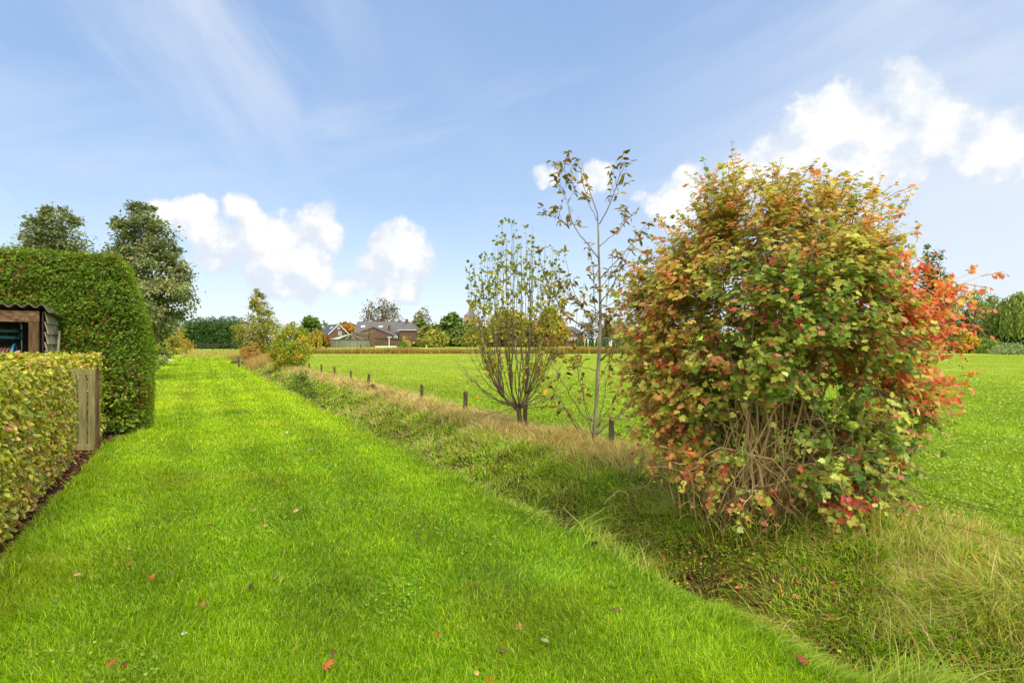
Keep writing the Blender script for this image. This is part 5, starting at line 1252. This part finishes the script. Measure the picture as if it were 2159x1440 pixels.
crown_tree('tree', 'small light green tree beside the willow', 'tree', G0(2092, 99), 1.0, zat(622, 99), 3.1, OVALP, 110, 22, .36, [(108, 126, 66), (128, 142, 78), (90, 110, 54)], None, RT, 111, .2, .22)
crown_tree('tree', 'dark blue-green pine at the edge of the field', 'tree', G0(2040, 88), .3, zat(664, 88), 2.6, BUSHP, 120, 30, .34, [(54, 86, 52), (70, 102, 62), (44, 70, 44)], None, RT, 112, .2, .22)
crown_tree('tree', 'dark leafy undergrowth tree below the willow branches', 'tree', G0(2110, 93), 0, zat(668, 93), 3.4, BUSHP, 130, 30, .36, [(66, 90, 46), (84, 108, 54), (54, 76, 40)], None, RT, 113, .2, .22)
crown_tree('tree', 'dark tree at the right border of the photo under the willow', 'tree', G0(2170, 95), 0, zat(662, 95), 4.0, BUSHP, 130, 30, .38, [(58, 80, 44), (76, 98, 52), (48, 68, 38)], None, RT, 114, .2, .22)
weeping('willow_tree', 'large weeping willow at the right edge of the field', 2150, 90, 720, 612, 44, [(108, 130, 70), (128, 146, 84), (88, 112, 58)], 520, 31, RT, .46)
crown_tree('shrub', 'bright yellow shrub at the far right edge of the field', 'shrub', G0(2042, 83), 0, zat(704, 83), 1.7, BUSHP, 70, 26, .22, [(196, 160, 40), (176, 150, 46), (160, 140, 48)], None, 'shrubs along the right field edge', 115, .06, .24)
crown_tree('shrub', 'dull olive-brown shrub left of the bright yellow shrub', 'shrub', G0(2018, 84), 0, zat(700, 84), 1.9, BUSHP, 70, 26, .24, [(120, 108, 48), (104, 100, 48)], None, 'shrubs along the right field edge', 116, .06, .24)
crown_tree('shrub', 'low green shrub right of the bright yellow shrub', 'shrub', G0(2080, 82), 0, zat(712, 82), 2.0, BUSHP, 70, 26, .24, [(90, 116, 52), (110, 134, 62)], None, 'shrubs along the right field edge', 117, .06, .24)
crown_tree('shrub', 'grey-green low scrub in the grass at the right border', 'shrub', G0(2138, 76), 0, zat(728, 76), 2.6, BUSHP, 60, 24, .26, [(118, 136, 96), (140, 156, 116), (92, 116, 72)], None, 'shrubs along the right field edge', 118, .05, .28)

# little posts in the far meadow
for i, (px, py, h, m_, lb) in enumerate(((869, 729, 1.35, 'rail', 'thin dark post in the far meadow by the timber barn'), (881, 731, 1.5, 'rail', 'thicker dark post right of the thin one in the far meadow'), (821, 729, 2.9, 'white', 'tall thin pale pole in front of the timber barn'), (899, 733, .8, 'white', 'short pale post near the reeds right of the dark ones'), (690, 733, .9, 'rail', 'short dark post left of the round tank'), (761, 732, 1.0, 'rail', 'short dark post before the round tank'))):
    D = 150 + 2 * i; o = MB().box((0, 0, h / 2), (.09, .09, h / 2)).build('meadow_post', M[m_]); o.location = tuple(G0(px, D)); tag(o, lb, 'post', 'posts in the far meadow')

# ------------------------------------------------------------------ fallen leaves
def build_fallen():
    g = np.random.default_rng(3)
    Lf = [(926,1344,.115,'oak',(178,92,44),'largest orange lobed leaf lying on the near lawn'),(1096,1322,.075,'oak',(206,142,84),'pale orange lobed leaf right of the largest orange leaf'),(1034,1433,.07,'oval',(176,84,36),'orange leaf cut by the bottom border of the photo'),(1005,1424,.05,'oval',(200,170,90),'yellowish leaf near the bottom border'),(1150,1353,.06,'oval',(190,188,150),'whitish green leaf lying in the near lawn'),
          (1294,1233,.095,'oval',(62,44,34),'big dark brown leaf near the ditch edge'),(1254,1148,.085,'oval',(58,44,34),'dark leaf in the taller grass at the ditch edge'),(1303,1290,.06,'oval',(110,88,58),'dull brown leaf below the big dark one'),(880,1127,.045,'oval',(104,76,56),'small brown leaf in the middle of the lawn'),(1062,1376,.055,'oval',(120,86,48),'brown leaf below the pale orange lobed leaf'),(1005,1233,.045,'oval',(130,88,60),'small red-brown leaf above the large orange one'),
          (439,1105,.085,'oval',(104,72,52),'curled brown leaf on the left half of the lawn'),(574,1217,.10,'oval',(132,116,96),'greyish curled leaf in the left lawn'),(529,1242,.06,'oval',(62,46,32),'dark upright leaf beside the greyish curled leaf'),(427,1282,.065,'oval',(150,108,52),'brown folded leaf left of the dark upright leaf'),(135,1346,.095,'oval',(156,124,88),'broad tan leaf at the lower left of the lawn'),(166,1210,.065,'oak',(196,168,120),'pale tan lobed leaf near the beech hedge'),
          (321,1222,.06,'oval',(190,104,44),'orange upright leaf in the left lawn'),(625,1072,.085,'oak',(216,180,140),'pale cream lobed leaf in the middle lawn'),(538,1074,.065,'oak',(196,140,110),'pinkish lobed leaf left of the cream one'),(559,1105,.065,'oak',(190,150,96),'tan lobed leaf below the pinkish one'),(388,1338,.045,'oval',(196,196,180),'small white petal-like leaf on the lower left lawn'),(359,967,.06,'oval',(200,194,176),'white leaf on the lawn near the gate'),(487,1035,.05,'oval',(128,80,50),'small brown leaf right of the white leaf near the gate'),
          (262,1405,.06,'oval',(104,64,40),'dark brown leaf beside an orange lobed leaf at the lower left'),(238,1400,.085,'oak',(176,92,52),'orange lobed leaf at the lower left of the lawn'),(217,1432,.055,'oak',(112,30,30),'dark red leaf at the lower left border'),(271,1155,.05,'oval',(186,150,98),'small tan leaf on the left lawn'),(272,1191,.055,'oval',(170,110,60),'small orange leaf below the small tan one'),(696,1410,.085,'oak',(184,100,52),'orange lobed leaf at the bottom middle of the lawn'),(704,1380,.055,'oval',(104,68,44),'brown leaf just above the bottom middle orange leaf'),
          (1608,1344,.08,'oval',(70,48,36),'dark brown leaf at the lawn edge lower right'),(1690,1405,.085,'oak',(140,72,44),'red-brown lobed leaf at the lower right lawn edge'),(1112,1105,.05,'oval',(104,70,46),'small brown leaf beside the tall tufts of the ditch edge'),(990,1040,.055,'oval',(176,98,52),'small orange leaf at the ditch edge'),(648,920,.10,'oval',(120,88,64),'brown leaf on the far middle lawn'),(612,940,.12,'oval',(90,64,46),'dark brown leaf flat on the far lawn'),(605,902,.11,'oval',(196,190,168),'white leaf far up the lawn'),(655,941,.10,'oval',(210,206,186),'whitish leaf right of the far dark brown leaf'),(606,958,.07,'oak',(200,70,60),'small red leaf on the far lawn')]
    mats = {}
    for (px, py, s, kd, c, lb) in Lf:
        Y = EYE * FPX / (py - HY + 12); x = (px - CX) / FPX * Y
        z = float(ground_z(x, Y)) + .032 + .012 * min(3, Y / 5)
        tm = OAK if kd == 'oak' else OVAL
        nn = np.array([[g.normal(0, .22), -.38 + g.normal(0, .2), 1.0]]); tp = unit(np.array([[g.normal(), g.normal() * .6, .25]]))
        if 'upright' in lb or 'folded' in lb: nn = np.array([[.3, -1, .3]]); tp = np.array([[.25, .1, 1.0]])
        V, F = leaves_geo(np.zeros((1, 3)) - tp * s * .45, nn, tp, np.array([s * .85]), tm)
        o = mesh_np('fallen_leaf', V, F, M['litter'], warm=0, col=np.repeat(lin(np.array([c])) * (1 + g.normal(0, .05)), len(V), 0)); o.location = (x, Y, z)
        sm = o.modifiers.new('thickness', 'SOLIDIFY'); sm.thickness = .0012
        tag(o, lb, 'leaf', 'fallen leaves on the lawn')
    # litter under the beech hedge and in the ditch
    n = 2600; y = 2.2 + 7.6 * g.random(n); u = lawn_left(y) - .42 * g.random(n) + .06; x = u - KS * y
    xb = rng.normal(1.75, .85, 1500); yb = rng.normal(4.9, .75, 1500); ub = xb + KS * yb; k = (ub > 3.35) & (ub < 6.2); xb, yb = xb[k], yb[k]
    xd = rng.random(900); yd = 3 + 12 * rng.random(900) ** 1.5; ud = 3.3 + 2.4 * xd; xd = ud - KS * yd
    X = np.concatenate([x, xb, xd]); Y = np.concatenate([y, yb, yd]); m = len(X)
    C = pick([(120, 76, 44), (96, 58, 36), (150, 104, 62), (172, 136, 92), (78, 50, 36)], m, None, .15)
    red = (np.arange(m) >= n) & (g.random(m) < .14); C[red] = pick([(176, 62, 50), (190, 104, 60), (196, 150, 70)], red.sum())
    o = leaf_mesh('leaf_litter', np.stack([X, Y, ground_z(X, Y) + .012 + .02 * g.random(m)], 1), np.array([[0, 0, 1.0]]) + g.normal(0, .4, (m, 3)), rdir(m), .036 * (.6 + .8 * g.random(m)), C, OVAL, M['litter'], warm=.2)
    tag(o, 'brown leaf litter under the hedge and bush', 'leaves', kind='stuff')
build_fallen()
